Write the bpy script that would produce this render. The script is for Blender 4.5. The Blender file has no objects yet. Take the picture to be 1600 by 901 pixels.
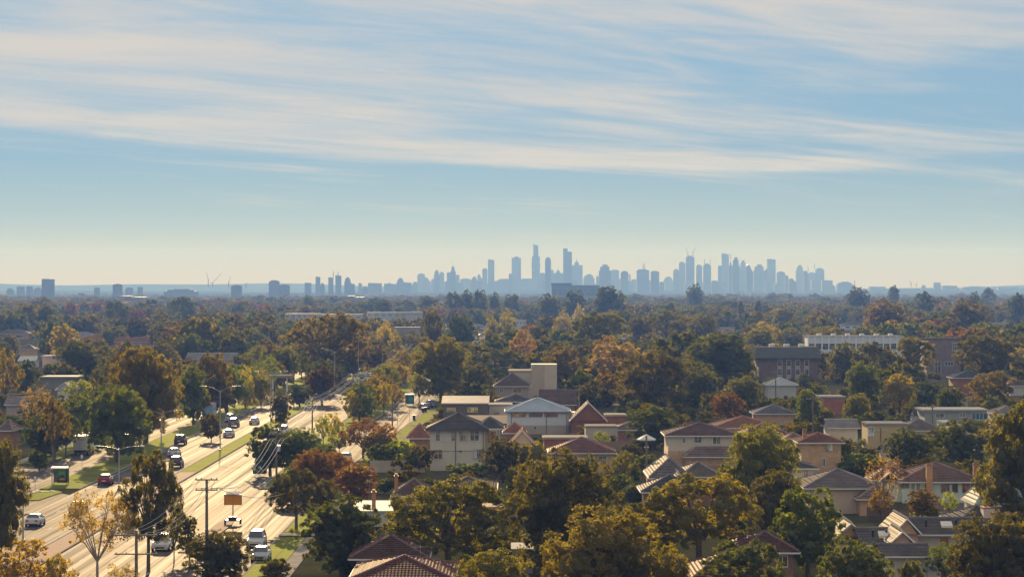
import bpy, math, random
import numpy as np
from mathutils import Vector, Matrix

random.seed(7); RNG = np.random.RandomState(7)
SC = bpy.context.scene
COL = SC.collection

# ------------------------------------------------------------------ camera, sky, sun, exposure
F = 4200.0      # focal length in photo pixels (photo is 1600 wide)
HC = 28.0       # camera height in metres
HY = 448.0      # photo row of the horizon
cam_data = bpy.data.cameras.new('camera')
cam = bpy.data.objects.new('camera', cam_data); COL.objects.link(cam)
cam.location = (0, 0, HC); cam.rotation_euler = (math.radians(90), 0, 0)
cam_data.sensor_width = 36.0; cam_data.lens = 36.0 * F / 1600.0
cam_data.shift_y = -2.5 / 1600.0
cam_data.clip_start = 1.0; cam_data.clip_end = 60000.0
SC.camera = cam
SC.view_settings.view_transform = 'Standard'; SC.view_settings.look = 'None'
SC.view_settings.exposure = 1.14; SC.view_settings.gamma = 1.0
SC.cycles.max_bounces = 6; SC.cycles.diffuse_bounces = 3; SC.cycles.glossy_bounces = 2
SC.cycles.transmission_bounces = 3; SC.cycles.volume_bounces = 1; SC.cycles.transparent_max_bounces = 6
SC.cycles.sample_clamp_indirect = 6.0

SUN_EL = math.radians(15.0)
SUN_AZ = math.radians(-6.0)         # measured from +Y (straight ahead), negative is to the left
sun_dir = Vector((math.sin(SUN_AZ) * math.cos(SUN_EL), math.cos(SUN_AZ) * math.cos(SUN_EL), math.sin(SUN_EL)))
sl = bpy.data.lights.new('sun', 'SUN'); sl.energy = 5.0; sl.angle = math.radians(0.6); sl.color = (1.0, 0.75, 0.45)
so = bpy.data.objects.new('sun', sl); COL.objects.link(so)
so.rotation_euler = sun_dir.to_track_quat('Z', 'Y').to_euler()

def N(nt, typ, **kw):
    n = nt.nodes.new(typ)
    for k, v in kw.items(): setattr(n, k, v)
    return n
def math_node(nt, op, a, b=None, clamp=False):
    n = N(nt, 'ShaderNodeMath', operation=op); n.use_clamp = clamp
    for i, v in enumerate((a, b)):
        if v is None: continue
        if isinstance(v, (int, float)): n.inputs[i].default_value = v
        else: nt.links.new(v, n.inputs[i])
    return n.outputs[0]
def ramp(nt, fac, stops, interp='LINEAR'):
    n = N(nt, 'ShaderNodeValToRGB'); cr = n.color_ramp; cr.interpolation = interp
    while len(cr.elements) < len(stops): cr.elements.new(0.5)
    for e, (p, c) in zip(cr.elements, stops):
        e.position = p; e.color = (*c, 1.0) if len(c) == 3 else c
    if fac is not None: nt.links.new(fac, n.inputs[0])
    return n.outputs[0]
def mixc(nt, fac, a, b, mode='MIX'):
    n = N(nt, 'ShaderNodeMix', data_type='RGBA', blend_type=mode)
    for s, v in ((n.inputs[0], fac), (n.inputs[6], a), (n.inputs[7], b)):
        if isinstance(v, (int, float)): s.default_value = v
        elif isinstance(v, tuple): s.default_value = (*v, 1.0)
        else: nt.links.new(v, s)
    return n.outputs[2]

def build_world():
    w = bpy.data.worlds.new('World'); SC.world = w; w.use_nodes = True
    nt = w.node_tree; nt.nodes.clear()
    out = N(nt, 'ShaderNodeOutputWorld'); bg = N(nt, 'ShaderNodeBackground')
    sky = N(nt, 'ShaderNodeTexSky', sky_type='NISHITA'); sky.sun_disc = False
    sky.sun_elevation = SUN_EL; sky.sun_rotation = SUN_AZ; sky.altitude = 0; sky.air_density = 1.0
    sky.dust_density = 0.02; sky.ozone_density = 4.0
    tc = N(nt, 'ShaderNodeTexCoord'); sx = N(nt, 'ShaderNodeSeparateXYZ')
    nt.links.new(tc.outputs['Generated'], sx.inputs[0])
    x, y, z = sx.outputs
    # colour of the clear air by height above the horizon, laid over the physical sky
    tint = ramp(nt, math_node(nt, 'MULTIPLY', z, 4.0, True), SKY_TINT)
    clear = mixc(nt, 1.0, sky.outputs[0], tint, 'MULTIPLY')
    # high cirrus: a layer seen in perspective, so it draws out into long streaks near the horizon
    zc = math_node(nt, 'ADD', math_node(nt, 'MAXIMUM', z, 0.0), 0.035)
    ay = math_node(nt, 'MAXIMUM', math_node(nt, 'ABSOLUTE', y), 0.02)
    px = math_node(nt, 'DIVIDE', x, zc); py = math_node(nt, 'DIVIDE', y, zc)
    py = math_node(nt, 'SUBTRACT', py, math_node(nt, 'MULTIPLY', px, CL_SHEAR))   # the streaks lie across the line of sight
    cb = N(nt, 'ShaderNodeCombineXYZ'); nt.links.new(px, cb.inputs[0]); nt.links.new(py, cb.inputs[1])
    def layer(rot, sc, detail, rough, dist, seed):
        m = N(nt, 'ShaderNodeMapping'); m.inputs['Rotation'].default_value = (0, 0, math.radians(rot))
        m.inputs['Scale'].default_value = (*sc, 1.0); m.inputs['Location'].default_value = (seed, seed * 0.7, seed * 1.3)
        nt.links.new(cb.outputs[0], m.inputs[0])
        n = N(nt, 'ShaderNodeTexNoise'); n.inputs['Scale'].default_value = 1.0
        n.inputs['Detail'].default_value = detail; n.inputs['Roughness'].default_value = rough
        n.inputs['Distortion'].default_value = dist
        nt.links.new(m.outputs[0], n.inputs[0]); return n.outputs[0]
    a = layer(*CL_A); b = layer(*CL_B); c = layer(*CL_C)
    s = math_node(nt, 'ADD', math_node(nt, 'MULTIPLY', a, 0.60), math_node(nt, 'MULTIPLY', b, 0.27))
    s = math_node(nt, 'ADD', s, math_node(nt, 'MULTIPLY', c, 0.13))
    # the sheet's near edge runs slightly downhill from left to right; below it the air is clear
    edge = math_node(nt, 'ADD', z, math_node(nt, 'MULTIPLY', math_node(nt, 'DIVIDE', x, ay), CL_SLOPE))
    cov = ramp(nt, math_node(nt, 'MULTIPLY', edge, 5.0, True), CL_COV)
    dens = math_node(nt, 'ADD', s, cov)
    # CL_COV stores coverage as grey; 0.5 is neutral
    u = math_node(nt, 'MINIMUM', math_node(nt, 'MAXIMUM', math_node(nt, 'DIVIDE', x, ay), -0.3), 0.3)      # the sheet thins out to the right
    dens = math_node(nt, 'SUBTRACT', math_node(nt, 'SUBTRACT', dens, math_node(nt, 'MULTIPLY', u, 0.28)), 0.5)
    fac = ramp(nt, dens, CL_THR, 'EASE')
    ccol = mixc(nt, 1.0, sky.outputs[0], (0.0, 0.0, 0.0), 'MIX')
    warm = ramp(nt, a, [(0.35, (0.94, 0.95, 0.99)), (0.65, (1.06, 1.0, 0.95))])
    ccol = mixc(nt, 1.0, warm, CL_COLOR, 'MULTIPLY')
    skyb = mixc(nt, 1.0, clear, (1.0, 1.0, 1.0), 'MULTIPLY')
    vm = N(nt, 'ShaderNodeMix', data_type='RGBA', blend_type='MIX'); vm.clamp_result = False
    nt.links.new(fac, vm.inputs[0]); nt.links.new(skyb, vm.inputs[6]); nt.links.new(ccol, vm.inputs[7])
    nt.links.new(vm.outputs[2], bg.inputs[0]); bg.inputs[1].default_value = 0.055
    nt.links.new(bg.outputs[0], out.inputs[0])
SKY_TINT = [(0.0, (.425, .36, .315)), (0.03, (.41, .375, .37)), (0.093, (.325, .38, .57)), (0.19, (.29, .375, .60)), (0.42, (.485, .515, .60)), (1.0, (.85, .85, .9))]
CL_A = (0, (0.42, 0.46), 5, 0.52, 1.1, 3.1)
CL_B = (0, (1.1, 1.4), 8, 0.6, 1.8, 7.7)
CL_C = (0, (0.8, 2.4), 6, 0.55, 1.4, 11.9)
CL_SLOPE = 0.088
CL_SHEAR = 0.85
CL_COV = [(0.0, (0.26,) * 3), (0.19, (0.40,) * 3), (0.25, (0.56,) * 3), (0.36, (0.55,) * 3), (0.43, (0.52,) * 3), (0.55, (0.55,) * 3), (1.0, (0.68,) * 3)]  # last stops: extra cloud overhead, out of view, added to whiten the fill light
CL_THR = [(0.41, (0,) * 3), (0.68, (0.95,) * 3)]
CL_COLOR = (5.2, 5.05, 4.95)
build_world()

# ------------------------------------------------------------------ helpers
def G(px, py):
    """photo pixel of a point on the ground -> (x, y) in metres"""
    d = HC * F / (py - HY); return ((px - 800.0) * d / F, d)
def PX(x, y, z=0.0):
    return (800.0 + x * F / y, HY + (HC - z) * F / y)
def tagobj(o, label=None, cat=None, group=None, kind=None):
    if label: o['label'] = label
    if cat: o['category'] = cat
    if group: o['group'] = group
    if kind: o['kind'] = kind
    return o
def thing(name, label, cat, loc=(0, 0, 0), rz=0.0, group=None):
    o = bpy.data.objects.new(name, None); COL.objects.link(o)
    o.empty_display_size = 0.3
    o.location = loc; o.rotation_euler = (0, 0, rz)
    return tagobj(o, label, cat, group)
def mesh_np(name, V, Q, smooth=False):
    me = bpy.data.meshes.new(name); V = np.asarray(V, dtype=np.float32); Q = np.asarray(Q, dtype=np.int32)
    k = Q.shape[1]
    me.vertices.add(len(V)); me.vertices.foreach_set('co', V.ravel())
    me.loops.add(Q.size); me.loops.foreach_set('vertex_index', Q.ravel())
    me.polygons.add(len(Q)); me.polygons.foreach_set('loop_start', np.arange(0, Q.size, k, dtype=np.int32))
    me.polygons.foreach_set('loop_total', np.full(len(Q), k, dtype=np.int32))
    if smooth: me.polygons.foreach_set('use_smooth', np.ones(len(Q), dtype=bool))
    me.update(calc_edges=True); return me
def link_mesh(name, me, mat=None, parent=None, loc=(0, 0, 0), rz=0.0, color=None):
    o = bpy.data.objects.new(name, me); COL.objects.link(o)
    if mat and not me.materials: me.materials.append(mat)
    if parent: o.parent = parent
    o.location = loc; o.rotation_euler = (0, 0, rz)
    if color: o.color = (*color, 1.0)
    return o
class MB:
    def __init__(s): s.v = []; s.f = []
    def add(s, vs, fs):
        n = len(s.v); s.v += [tuple(p) for p in vs]; s.f += [tuple(i + n for i in f) for f in fs]; return s
    def poly(s, *pts): return s.add(pts, [tuple(range(len(pts)))])
    def box(s, x0, x1, y0, y1, z0, z1):
        return s.add([(x0, y0, z0), (x1, y0, z0), (x1, y1, z0), (x0, y1, z0), (x0, y0, z1), (x1, y0, z1), (x1, y1, z1), (x0, y1, z1)],
                     [(0, 3, 2, 1), (4, 5, 6, 7), (0, 1, 5, 4), (1, 2, 6, 5), (2, 3, 7, 6), (3, 0, 4, 7)])
    def tube(s, p0, p1, r0, r1=None, n=6, caps=True):
        r1 = r0 if r1 is None else r1
        p0 = Vector(p0); p1 = Vector(p1); d = (p1 - p0)
        if d.length < 1e-6: return s
        q = d.to_track_quat('Z', 'Y'); vs = []
        for p, r in ((p0, r0), (p1, r1)):
            for i in range(n):
                a = 2 * math.pi * i / n; vs.append(tuple(p + q @ Vector((r * math.cos(a), r * math.sin(a), 0))))
        fs = [(i, (i + 1) % n, n + (i + 1) % n, n + i) for i in range(n)]
        if caps: fs += [tuple(range(n - 1, -1, -1)), tuple(range(n, 2 * n))]
        return s.add(vs, fs)
    def path(s, pts, rs, n=6):
        for i in range(len(pts) - 1):
            a = rs[i] if isinstance(rs, (list, tuple)) else rs; b = rs[i + 1] if isinstance(rs, (list, tuple)) else rs
            s.tube(pts[i], pts[i + 1], a, b, n)
        return s
    def ring_loft(s, rings, caps=True, closed=True):
        m = len(rings[0]); n = len(s.v)
        for r in rings: s.v += [tuple(p) for p in r]
        for i in range(len(rings) - 1):
            for j in range(m if closed else m - 1):
                k = (j + 1) % m; s.f.append((n + i * m + j, n + i * m + k, n + (i + 1) * m + k, n + (i + 1) * m + j))
        if caps and closed:
            s.f.append(tuple(n + j for j in range(m - 1, -1, -1))); s.f.append(tuple(n + (len(rings) - 1) * m + j for j in range(m)))
        return s
    def ball(s, c, r, n=8, m=5, zs=1.0):
        rings = []
        for i in range(1, m):
            t = math.pi * i / m
            rings.append([(c[0] + r * math.sin(t) * math.cos(2 * math.pi * j / n), c[1] + r * math.sin(t) * math.sin(2 * math.pi * j / n), c[2] - zs * r * math.cos(t)) for j in range(n)])
        return s.ring_loft(rings)
    def mesh(s, name, smooth=False):
        me = bpy.data.meshes.new(name); me.from_pydata(s.v, [], s.f)
        if smooth: me.polygons.foreach_set('use_smooth', [True] * len(s.f))
        me.update(); return me
    def build(s, name, mat, parent=None, loc=(0, 0, 0), rz=0.0, smooth=False, color=None):
        return link_mesh(name, s.mesh(name, smooth), mat, parent, loc, rz, color)
def dup(root, loc=None, rz=None, label=None, group=None, colors=None):
    """copy a thing with its parts and their sub-parts; meshes stay shared"""
    def rec(o, parent):
        c = o.copy(); COL.objects.link(c)
        if parent: c.parent = parent
        for ch in o.children: rec(ch, c)
        if colors:
            k = c.name.split('.')[0]
            if k in colors: c.color = (*colors[k], 1.0)
        return c
    r = rec(root, None)
    if loc is not None: r.location = loc
    if rz is not None: r.rotation_euler = (0, 0, rz)
    if label: r['label'] = label
    if group: r['group'] = group
    return r

# ------------------------------------------------------------------ materials
MATS = {}
def newmat(name):
    m = bpy.data.materials.new(name); m.use_nodes = True; nt = m.node_tree
    b = nt.nodes['Principled BSDF']; MATS[name] = m
    return m, nt, b
def coords(nt, kind='Object'):
    t = N(nt, 'ShaderNodeTexCoord'); return t.outputs[kind]
def noise(nt, scale, detail=4, rough=0.55, vec=None, stretch=None, dist=0.0):
    n = N(nt, 'ShaderNodeTexNoise'); n.inputs['Scale'].default_value = scale; n.inputs['Detail'].default_value = detail
    n.inputs['Roughness'].default_value = rough; n.inputs['Distortion'].default_value = dist
    v = vec if vec is not None else coords(nt)
    if stretch:
        m = N(nt, 'ShaderNodeMapping'); m.inputs['Scale'].default_value = stretch; nt.links.new(v, m.inputs[0]); v = m.outputs[0]
    nt.links.new(v, n.inputs[0]); return n.outputs[0]
def bump(nt, b, height, strength, dist=0.05):
    n = N(nt, 'ShaderNodeBump'); n.inputs['Strength'].default_value = strength; n.inputs['Distance'].default_value = dist
    nt.links.new(height, n.inputs['Height']); nt.links.new(n.outputs[0], b.inputs['Normal'])
def simple(name, col, rough=0.6, metal=0.0, var=0.25, scale=1.2, spec=0.12, objcolor=False, bmp=0.0, coat=0.0):
    m, nt, b = newmat(name)
    n = noise(nt, scale, 5, 0.6)
    lo = tuple(c * (1 - var) for c in col); hi = tuple(min(1, c * (1 + var)) for c in col)
    if objcolor:
        oi = N(nt, 'ShaderNodeObjectInfo'); v = ramp(nt, n, [(0.3, (1 - var,) * 3), (0.7, (1.0,) * 3)])
        c = mixc(nt, 1.0, oi.outputs['Color'], v, 'MULTIPLY')
    else: c = ramp(nt, n, [(0.3, lo), (0.7, hi)])
    nt.links.new(c, b.inputs['Base Color']); b.inputs['Roughness'].default_value = rough; b.inputs['Metallic'].default_value = metal
    b.inputs['Specular IOR Level'].default_value = spec
    if coat: b.inputs['Coat Weight'].default_value = coat; b.inputs['Coat Roughness'].default_value = 0.05
    if bmp: bump(nt, b, noise(nt, scale * 8, 4), bmp, 0.03)
    return m
def leafmat():
    m, nt, b = newmat('leaf')
    oi = N(nt, 'ShaderNodeObjectInfo'); ge = N(nt, 'ShaderNodeNewGeometry')
    n = noise(nt, 0.45, 2, 0.5)
    v = ramp(nt, n, [(0.35, (0.72, 0.76, 0.8)), (0.68, (1.25, 1.15, 0.95))])
    c = mixc(nt, 1.0, oi.outputs['Color'], v, 'MULTIPLY')
    r = ramp(nt, ge.outputs['Random Per Island'], [(0.0, (0.85, 0.85, 0.83)), (0.5, (1.0, 1.0, 1.0)), (1.0, (1.2, 1.15, 1.05))])
    c = mixc(nt, 1.0, c, r, 'MULTIPLY')
    dif = N(nt, 'ShaderNodeBsdfDiffuse'); tr = N(nt, 'ShaderNodeBsdfTranslucent'); gl = N(nt, 'ShaderNodeBsdfGlossy')
    gl.inputs['Roughness'].default_value = 0.55; gl.inputs['Color'].default_value = (0.9, 0.9, 0.85, 1)
    nt.links.new(c, dif.inputs[0])
    c2 = mixc(nt, 1.0, c, (2.65, 2.45, 0.5), 'MULTIPLY'); nt.links.new(c2, tr.inputs[0])
    mx = N(nt, 'ShaderNodeMixShader'); mx.inputs[0].default_value = 0.5
    nt.links.new(dif.outputs[0], mx.inputs[1]); nt.links.new(tr.outputs[0], mx.inputs[2])
    m2 = N(nt, 'ShaderNodeMixShader'); m2.inputs[0].default_value = 0.035
    nt.links.new(mx.outputs[0], m2.inputs[1]); nt.links.new(gl.outputs[0], m2.inputs[2])
    nt.links.new(m2.outputs[0], nt.nodes['Material Output'].inputs[0]); nt.nodes.remove(b)
    return m
LEAF = leafmat()
BARK = simple('bark', (0.13, 0.10, 0.075), 0.85, var=0.45, scale=2.5, bmp=0.5)
PALEBARK = simple('pale_bark', (0.34, 0.29, 0.23), 0.8, var=0.4, scale=1.5, bmp=0.3)
def dg(nt, b, col, gfac, grough, gcol=(1, 1, 1), nrm=None, trans=None):
    """matt surface with a weak wide sheen and no mirror-like grazing reflection"""
    d = N(nt, 'ShaderNodeBsdfDiffuse'); g = N(nt, 'ShaderNodeBsdfGlossy'); m = N(nt, 'ShaderNodeMixShader')
    d.inputs['Roughness'].default_value = 0.6
    nt.links.new(col, d.inputs[0]); g.inputs[0].default_value = (*gcol, 1)
    if isinstance(grough, float): g.inputs['Roughness'].default_value = grough
    else: nt.links.new(grough, g.inputs['Roughness'])
    if isinstance(gfac, float): m.inputs[0].default_value = gfac
    else: nt.links.new(gfac, m.inputs[0])
    nt.links.new(d.outputs[0], m.inputs[1]); nt.links.new(g.outputs[0], m.inputs[2])
    if nrm is not None:
        n = N(nt, 'ShaderNodeBump'); n.inputs['Strength'].default_value = nrm[1]; n.inputs['Distance'].default_value = nrm[2]
        nt.links.new(nrm[0], n.inputs['Height']); nt.links.new(n.outputs[0], d.inputs['Normal']); nt.links.new(n.outputs[0], g.inputs['Normal'])
    last = m.outputs[0]
    if trans:
        t = N(nt, 'ShaderNodeBsdfTranslucent'); x = N(nt, 'ShaderNodeMixShader'); x.inputs[0].default_value = trans
        nt.links.new(col, t.inputs[0]); nt.links.new(last, x.inputs[1]); nt.links.new(t.outputs[0], x.inputs[2]); last = x.outputs[0]
    nt.links.new(last, nt.nodes['Material Output'].inputs[0]); nt.nodes.remove(b)
def asphalt():
    m, nt, b = newmat('asphalt')
    co = coords(nt)
    n1 = noise(nt, 0.15, 6, 0.6, co); n2 = noise(nt, 0.9, 5, 0.6, co, (1.5, 0.007, 1.0)); n3 = noise(nt, 14.0, 3, 0.7, co)
    c = ramp(nt, n1, [(0.38, (0.075, 0.066, 0.060)), (0.6, (0.125, 0.112, 0.100))])
    c = mixc(nt, 0.8, c, ramp(nt, n2, [(0.34, (0.7, 0.68, 0.65)), (0.6, (1.12, 1.12, 1.1))]), 'MULTIPLY')
    br = N(nt, 'ShaderNodeTexBrick'); br.inputs['Scale'].default_value = 1.0; br.inputs['Brick Width'].default_value = 3.1; br.inputs['Row Height'].default_value = 17.0
    br.inputs['Mortar Size'].default_value = 0.05; br.inputs['Color1'].default_value = (0.82, 0.82, 0.84, 1); br.inputs['Color2'].default_value = (1.15, 1.14, 1.12, 1); br.inputs['Mortar'].default_value = (0.6, 0.6, 0.6, 1)
    nt.links.new(co, br.inputs[0]); c = mixc(nt, 0.75, c, br.outputs[0], 'MULTIPLY')
    g = ramp(nt, n2, [(0.36, (0.012,) * 3), (0.62, (0.036,) * 3)])
    dg(nt, b, c, g, 0.55, (1.0, 0.95, 0.89), (n3, 0.25, 0.02)); return m
ASPHALT = asphalt()
def grassmat(name, c0, c1, c2, s=0.12, gl=0.02):
    m, nt, b = newmat(name); co = coords(nt)
    n1 = noise(nt, s, 6, 0.65, co); n2 = noise(nt, 4.0, 4, 0.7, co)
    c = ramp(nt, n1, [(0.38, c0), (0.52, c1), (0.68, c2)])
    c = mixc(nt, 0.6, c, ramp(nt, n2, [(0.3, (0.6,) * 3), (0.7, (1.3,) * 3)]), 'MULTIPLY')
    dg(nt, b, c, gl, 0.6, (0.9, 1.0, 0.4), (n2, 0.6, 0.10)); return m
GRASS = grassmat('mown_grass', (0.15, 0.12, 0.06), (0.14, 0.165, 0.03), (0.22, 0.22, 0.05), 0.22)
YARD = grassmat('suburb_soil', (0.09, 0.07, 0.04), (0.07, 0.075, 0.03), (0.12, 0.10, 0.05), 0.05, 0.0)
PAVER = simple('brick_paving', (0.20, 0.12, 0.09), 0.9, var=0.3, scale=1.5, spec=0.03)
CONC = simple('concrete', (0.30, 0.27, 0.235), 0.9, var=0.25, scale=0.6, spec=0.0)
WHITE = simple('white_paint', (0.7, 0.69, 0.66), 0.7, var=0.06, spec=0.05)
MARK = simple('road_marking', (0.5, 0.48, 0.43), 0.9, var=0.3, scale=0.8, spec=0.02)
STEEL = simple('galvanised_steel', (0.42, 0.42, 0.42), 0.45, 0.6, var=0.15)
WOOD = simple('weathered_pole_wood', (0.20, 0.155, 0.115), 0.85, var=0.35, scale=3.0, bmp=0.3)
PAINT = simple('coloured_paint', (1, 1, 1), 0.55, objcolor=True, var=0.08)
WALL = simple('painted_wall', (1, 1, 1), 0.85, objcolor=True, var=0.14, scale=0.7, bmp=0.15)
def brickmat():
    m, nt, b = newmat('brickwork'); oi = N(nt, 'ShaderNodeObjectInfo')
    br = N(nt, 'ShaderNodeTexBrick'); br.inputs['Scale'].default_value = 1.0
    br.inputs['Brick Width'].default_value = 0.24; br.inputs['Row Height'].default_value = 0.086; br.inputs['Mortar Size'].default_value = 0.008
    br.inputs['Color1'].default_value = (0.8, 0.8, 0.8, 1); br.inputs['Color2'].default_value = (1.15, 1.1, 1.05, 1); br.inputs['Mortar'].default_value = (1.3, 1.4, 1.5, 1)
    mp = N(nt, 'ShaderNodeMapping'); mp.inputs['Rotation'].default_value = (math.radians(90), 0, 0)
    nt.links.new(coords(nt), mp.inputs[0]); nt.links.new(mp.outputs[0], br.inputs[0])
    c = mixc(nt, 1.0, oi.outputs['Color'], br.outputs[0], 'MULTIPLY')
    c = mixc(nt, 1.0, c, ramp(nt, noise(nt, 0.8, 4), [(0.3, (0.8,) * 3), (0.7, (1.1,) * 3)]), 'MULTIPLY')
    nt.links.new(c, b.inputs['Base Color']); b.inputs['Roughness'].default_value = 0.9; return m
BRICK = brickmat()
def tilemat():
    m, nt, b = newmat('roof_tile'); oi = N(nt, 'ShaderNodeObjectInfo'); co = coords(nt)
    n1 = noise(nt, 0.5, 5, 0.65, co); n2 = noise(nt, 5.0, 3, 0.7, co)
    c = mixc(nt, 1.0, oi.outputs['Color'], ramp(nt, n1, [(0.28, (0.62, 0.64, 0.66)), (0.72, (1.3, 1.25, 1.2))]), 'MULTIPLY')
    c = mixc(nt, 0.8, c, ramp(nt, n2, [(0.3, (0.7,) * 3), (0.7, (1.25,) * 3)]), 'MULTIPLY')
    w = N(nt, 'ShaderNodeTexWave', wave_type='BANDS', bands_direction='X'); w.inputs['Scale'].default_value = 1.05
    nt.links.new(co, w.inputs[0]); dg(nt, b, c, 0.013, 0.45, (1.0, 0.95, 0.88), (w.outputs[1], 0.4, 0.05)); return m
TILE = tilemat()
def metalroof():
    m, nt, b = newmat('metal_roof_sheet'); oi = N(nt, 'ShaderNodeObjectInfo')
    c = mixc(nt, 1.0, oi.outputs['Color'], ramp(nt, noise(nt, 0.6, 5), [(0.3, (.8, .79, .77)), (0.7, (1.0,) * 3)]), 'MULTIPLY')
    dg(nt, b, c, 0.03, 0.45, (1.0, 0.95, 0.88)); return m
METALROOF = metalroof()
def glassmat():
    m, nt, b = newmat('window_glass'); oi = N(nt, 'ShaderNodeObjectInfo')
    n = noise(nt, 0.9, 2)
    c = mixc(nt, 1.0, oi.outputs['Color'], ramp(nt, n, [(0.4, (0.35,) * 3), (0.55, (1.2,) * 3)]), 'MULTIPLY')
    nt.links.new(c, b.inputs['Base Color']); b.inputs['Roughness'].default_value = 0.08
    b.inputs['Specular IOR Level'].default_value = 0.9; return m
GLASS = glassmat()
CARPAINT = simple('car_paint', (1, 1, 1), 0.28, 0.15, objcolor=True, var=0.04, coat=0.6)
CARGLASS = simple('car_glass', (0.02, 0.025, 0.03), 0.06, 0.0, var=0.05, spec=0.9)
RUBBER = simple('tyre_rubber', (0.02, 0.02, 0.02), 0.8)
RIM = simple('alloy_rim', (0.5, 0.5, 0.5), 0.3, 0.8)
TAIL = simple('red_lamp', (0.5, 0.02, 0.015), 0.25, var=0.1)
HEADL = simple('clear_lamp', (0.7, 0.72, 0.72), 0.15, var=0.1)
DARK = simple('dark_metal', (0.03, 0.03, 0.032), 0.5)
TOWER = simple('tower_facade', (1, 1, 1), 0.6, objcolor=True, var=0.1, scale=0.02)
WIREM = simple('power_wire', (0.35, 0.34, 0.32), 0.35, 0.5)  # base grey lightened so the wires carry their sun glints in the colour
# ------------------------------------------------------------------ ground, roads, hills
def sheet(name, pts, z, mat, kind='structure', depth=0.0, label=None):
    mb = MB(); n = len(pts)
    mb.add([(x, y, z) for x, y in pts], [tuple(range(n))])
    if depth:
        mb.add([(x, y, z) for x, y in pts] + [(x, y, z - depth) for x, y in pts], [(i, n + i, n + (i + 1) % n, (i + 1) % n) for i in range(n)])
    o = mb.build(name, mat); return tagobj(o, label, kind=kind)
def strip(name, cl, w0, w1, z, mat, depth=0.0):
    """cl: list of (xcentre, y); w0/w1 offsets left and right"""
    L = [(x + w0, y) for x, y in cl]; R = [(x + w1, y) for x, y in cl]
    mb = MB()
    for i in range(len(cl) - 1):
        mb.poly((*L[i], z), (*R[i], z), (*R[i + 1], z), (*L[i + 1], z))
        if depth:
            mb.poly((*L[i], z - depth), (*L[i], z), (*L[i + 1], z), (*L[i + 1], z - depth)); mb.poly((*R[i], z), (*R[i], z - depth), (*R[i + 1], z - depth), (*R[i + 1], z))
    if depth: mb.poly((*L[0], z - depth), (*R[0], z - depth), (*R[0], z), (*L[0], z))
    o = mb.build(name, mat); o['kind'] = 'structure'; return o
gm = MB()
NX, ys = 25, [-60, 100, 250, 500, 1000, 2000, 4000, 8000, 11000, 15000]
for y in ys:
    for i in range(NX): gm.v.append(((i / (NX - 1) - 0.5) * (2400 + 0.9 * max(y, 0)), y, 0.0))
for j in range(len(ys) - 1):
    for i in range(NX - 1):
        a = j * NX + i; gm.f.append((a, a + 1, a + NX + 1, a + NX))
gm.build('ground', YARD)['kind'] = 'structure'

def cx(y):   # how far the road has bent to the right by distance y
    return 0.0 if y < 900 else 0.00011 * (y - 900) ** 2 if y < 1500 else 39.6 + 0.132 * (y - 1500)
RY = [150, 220, 300, 380, 460, 540, 620, 700, 800, 900, 1000, 1100, 1200, 1300, 1400, 1500, 1700, 2000]
CLN = [(cx(y), y) for y in RY]
def sub(y0, y1): return [(cx(y0), y0)] + [c for c in CLN if y0 < c[1] < y1] + [(cx(y1), y1)]
strip('road', CLN, -59.6, -50.4, 0.010, ASPHALT)                      # carriageway away from us
strip('road', CLN, -47.3, -35.2, 0.010, ASPHALT)                      # oncoming carriageway
strip('road', sub(150, 1250), -73.0, -65.6, 0.010, ASPHALT)           # service road on the left
# service road on the right: narrow beside the carriageway near us, swinging away from it further on
SRV = [(-30.2, 150), (-30.2, 340), (-29.0, 430), (-26.5, 510), (-24.0, 580), (-23.2, 650), (-23.0 + cx(1000), 1000)]
def srv(y):
    for (a, ya), (b, yb) in zip(SRV, SRV[1:]):
        if y <= yb: return a + (b - a) * (y - ya) / (yb - ya)
    return SRV[-1][0]
def strip2(name, ys, fl, fr, z, mat, depth=0.0):
    mb = MB(); L = [(fl(y), y) for y in ys]; R = [(fr(y), y) for y in ys]
    for i in range(len(ys) - 1):
        mb.poly((*L[i], z), (*R[i], z), (*R[i + 1], z), (*L[i + 1], z))
        if depth:
            mb.poly((*L[i], z - depth), (*L[i], z), (*L[i + 1], z), (*L[i + 1], z - depth)); mb.poly((*R[i], z), (*R[i], z - depth), (*R[i + 1], z - depth), (*R[i + 1], z))
    if depth: mb.poly((*L[0], z - depth), (*R[0], z - depth), (*R[0], z), (*L[0], z))
    o = mb.build(name, mat); o['kind'] = 'structure'; return o
def yr(a, b, n=10): return [a + (b - a) * i / n for i in range(n + 1)]
strip2('road', [150, 340, 430, 510, 580, 650, 1000], lambda y: srv(y) - 4.0, lambda y: srv(y) + 4.0, 0.010, ASPHALT)
# links between service roads and carriageways
sheet('road', [(-35.3, 371), (-35.3, 200), (-33.5, 200), (-33.0, 371)], 0.014, ASPHALT)
sheet('road', [(-65.7, 332), (-65.7, 372), (-59.5, 362), (-59.5, 332)], 0.014, ASPHALT)
sheet('road', [(-120, 402), (-72.9, 408), (-72.9, 420), (-120, 412)], 0.014, ASPHALT)
sheet('road', [(-20.7, 640), (-20.7, 650), (60, 640), (60, 632)], 0.014, ASPHALT)
sheet('road', [(-59.7, 655), (-59.7, 690), (-65.7, 700), (-65.7, 662)], 0.014, ASPHALT)
sheet('car_park', [(-22 + 16, 1240), (18, 1240), (34, 1480), (-2, 1480)], 0.018, CONC)
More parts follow.
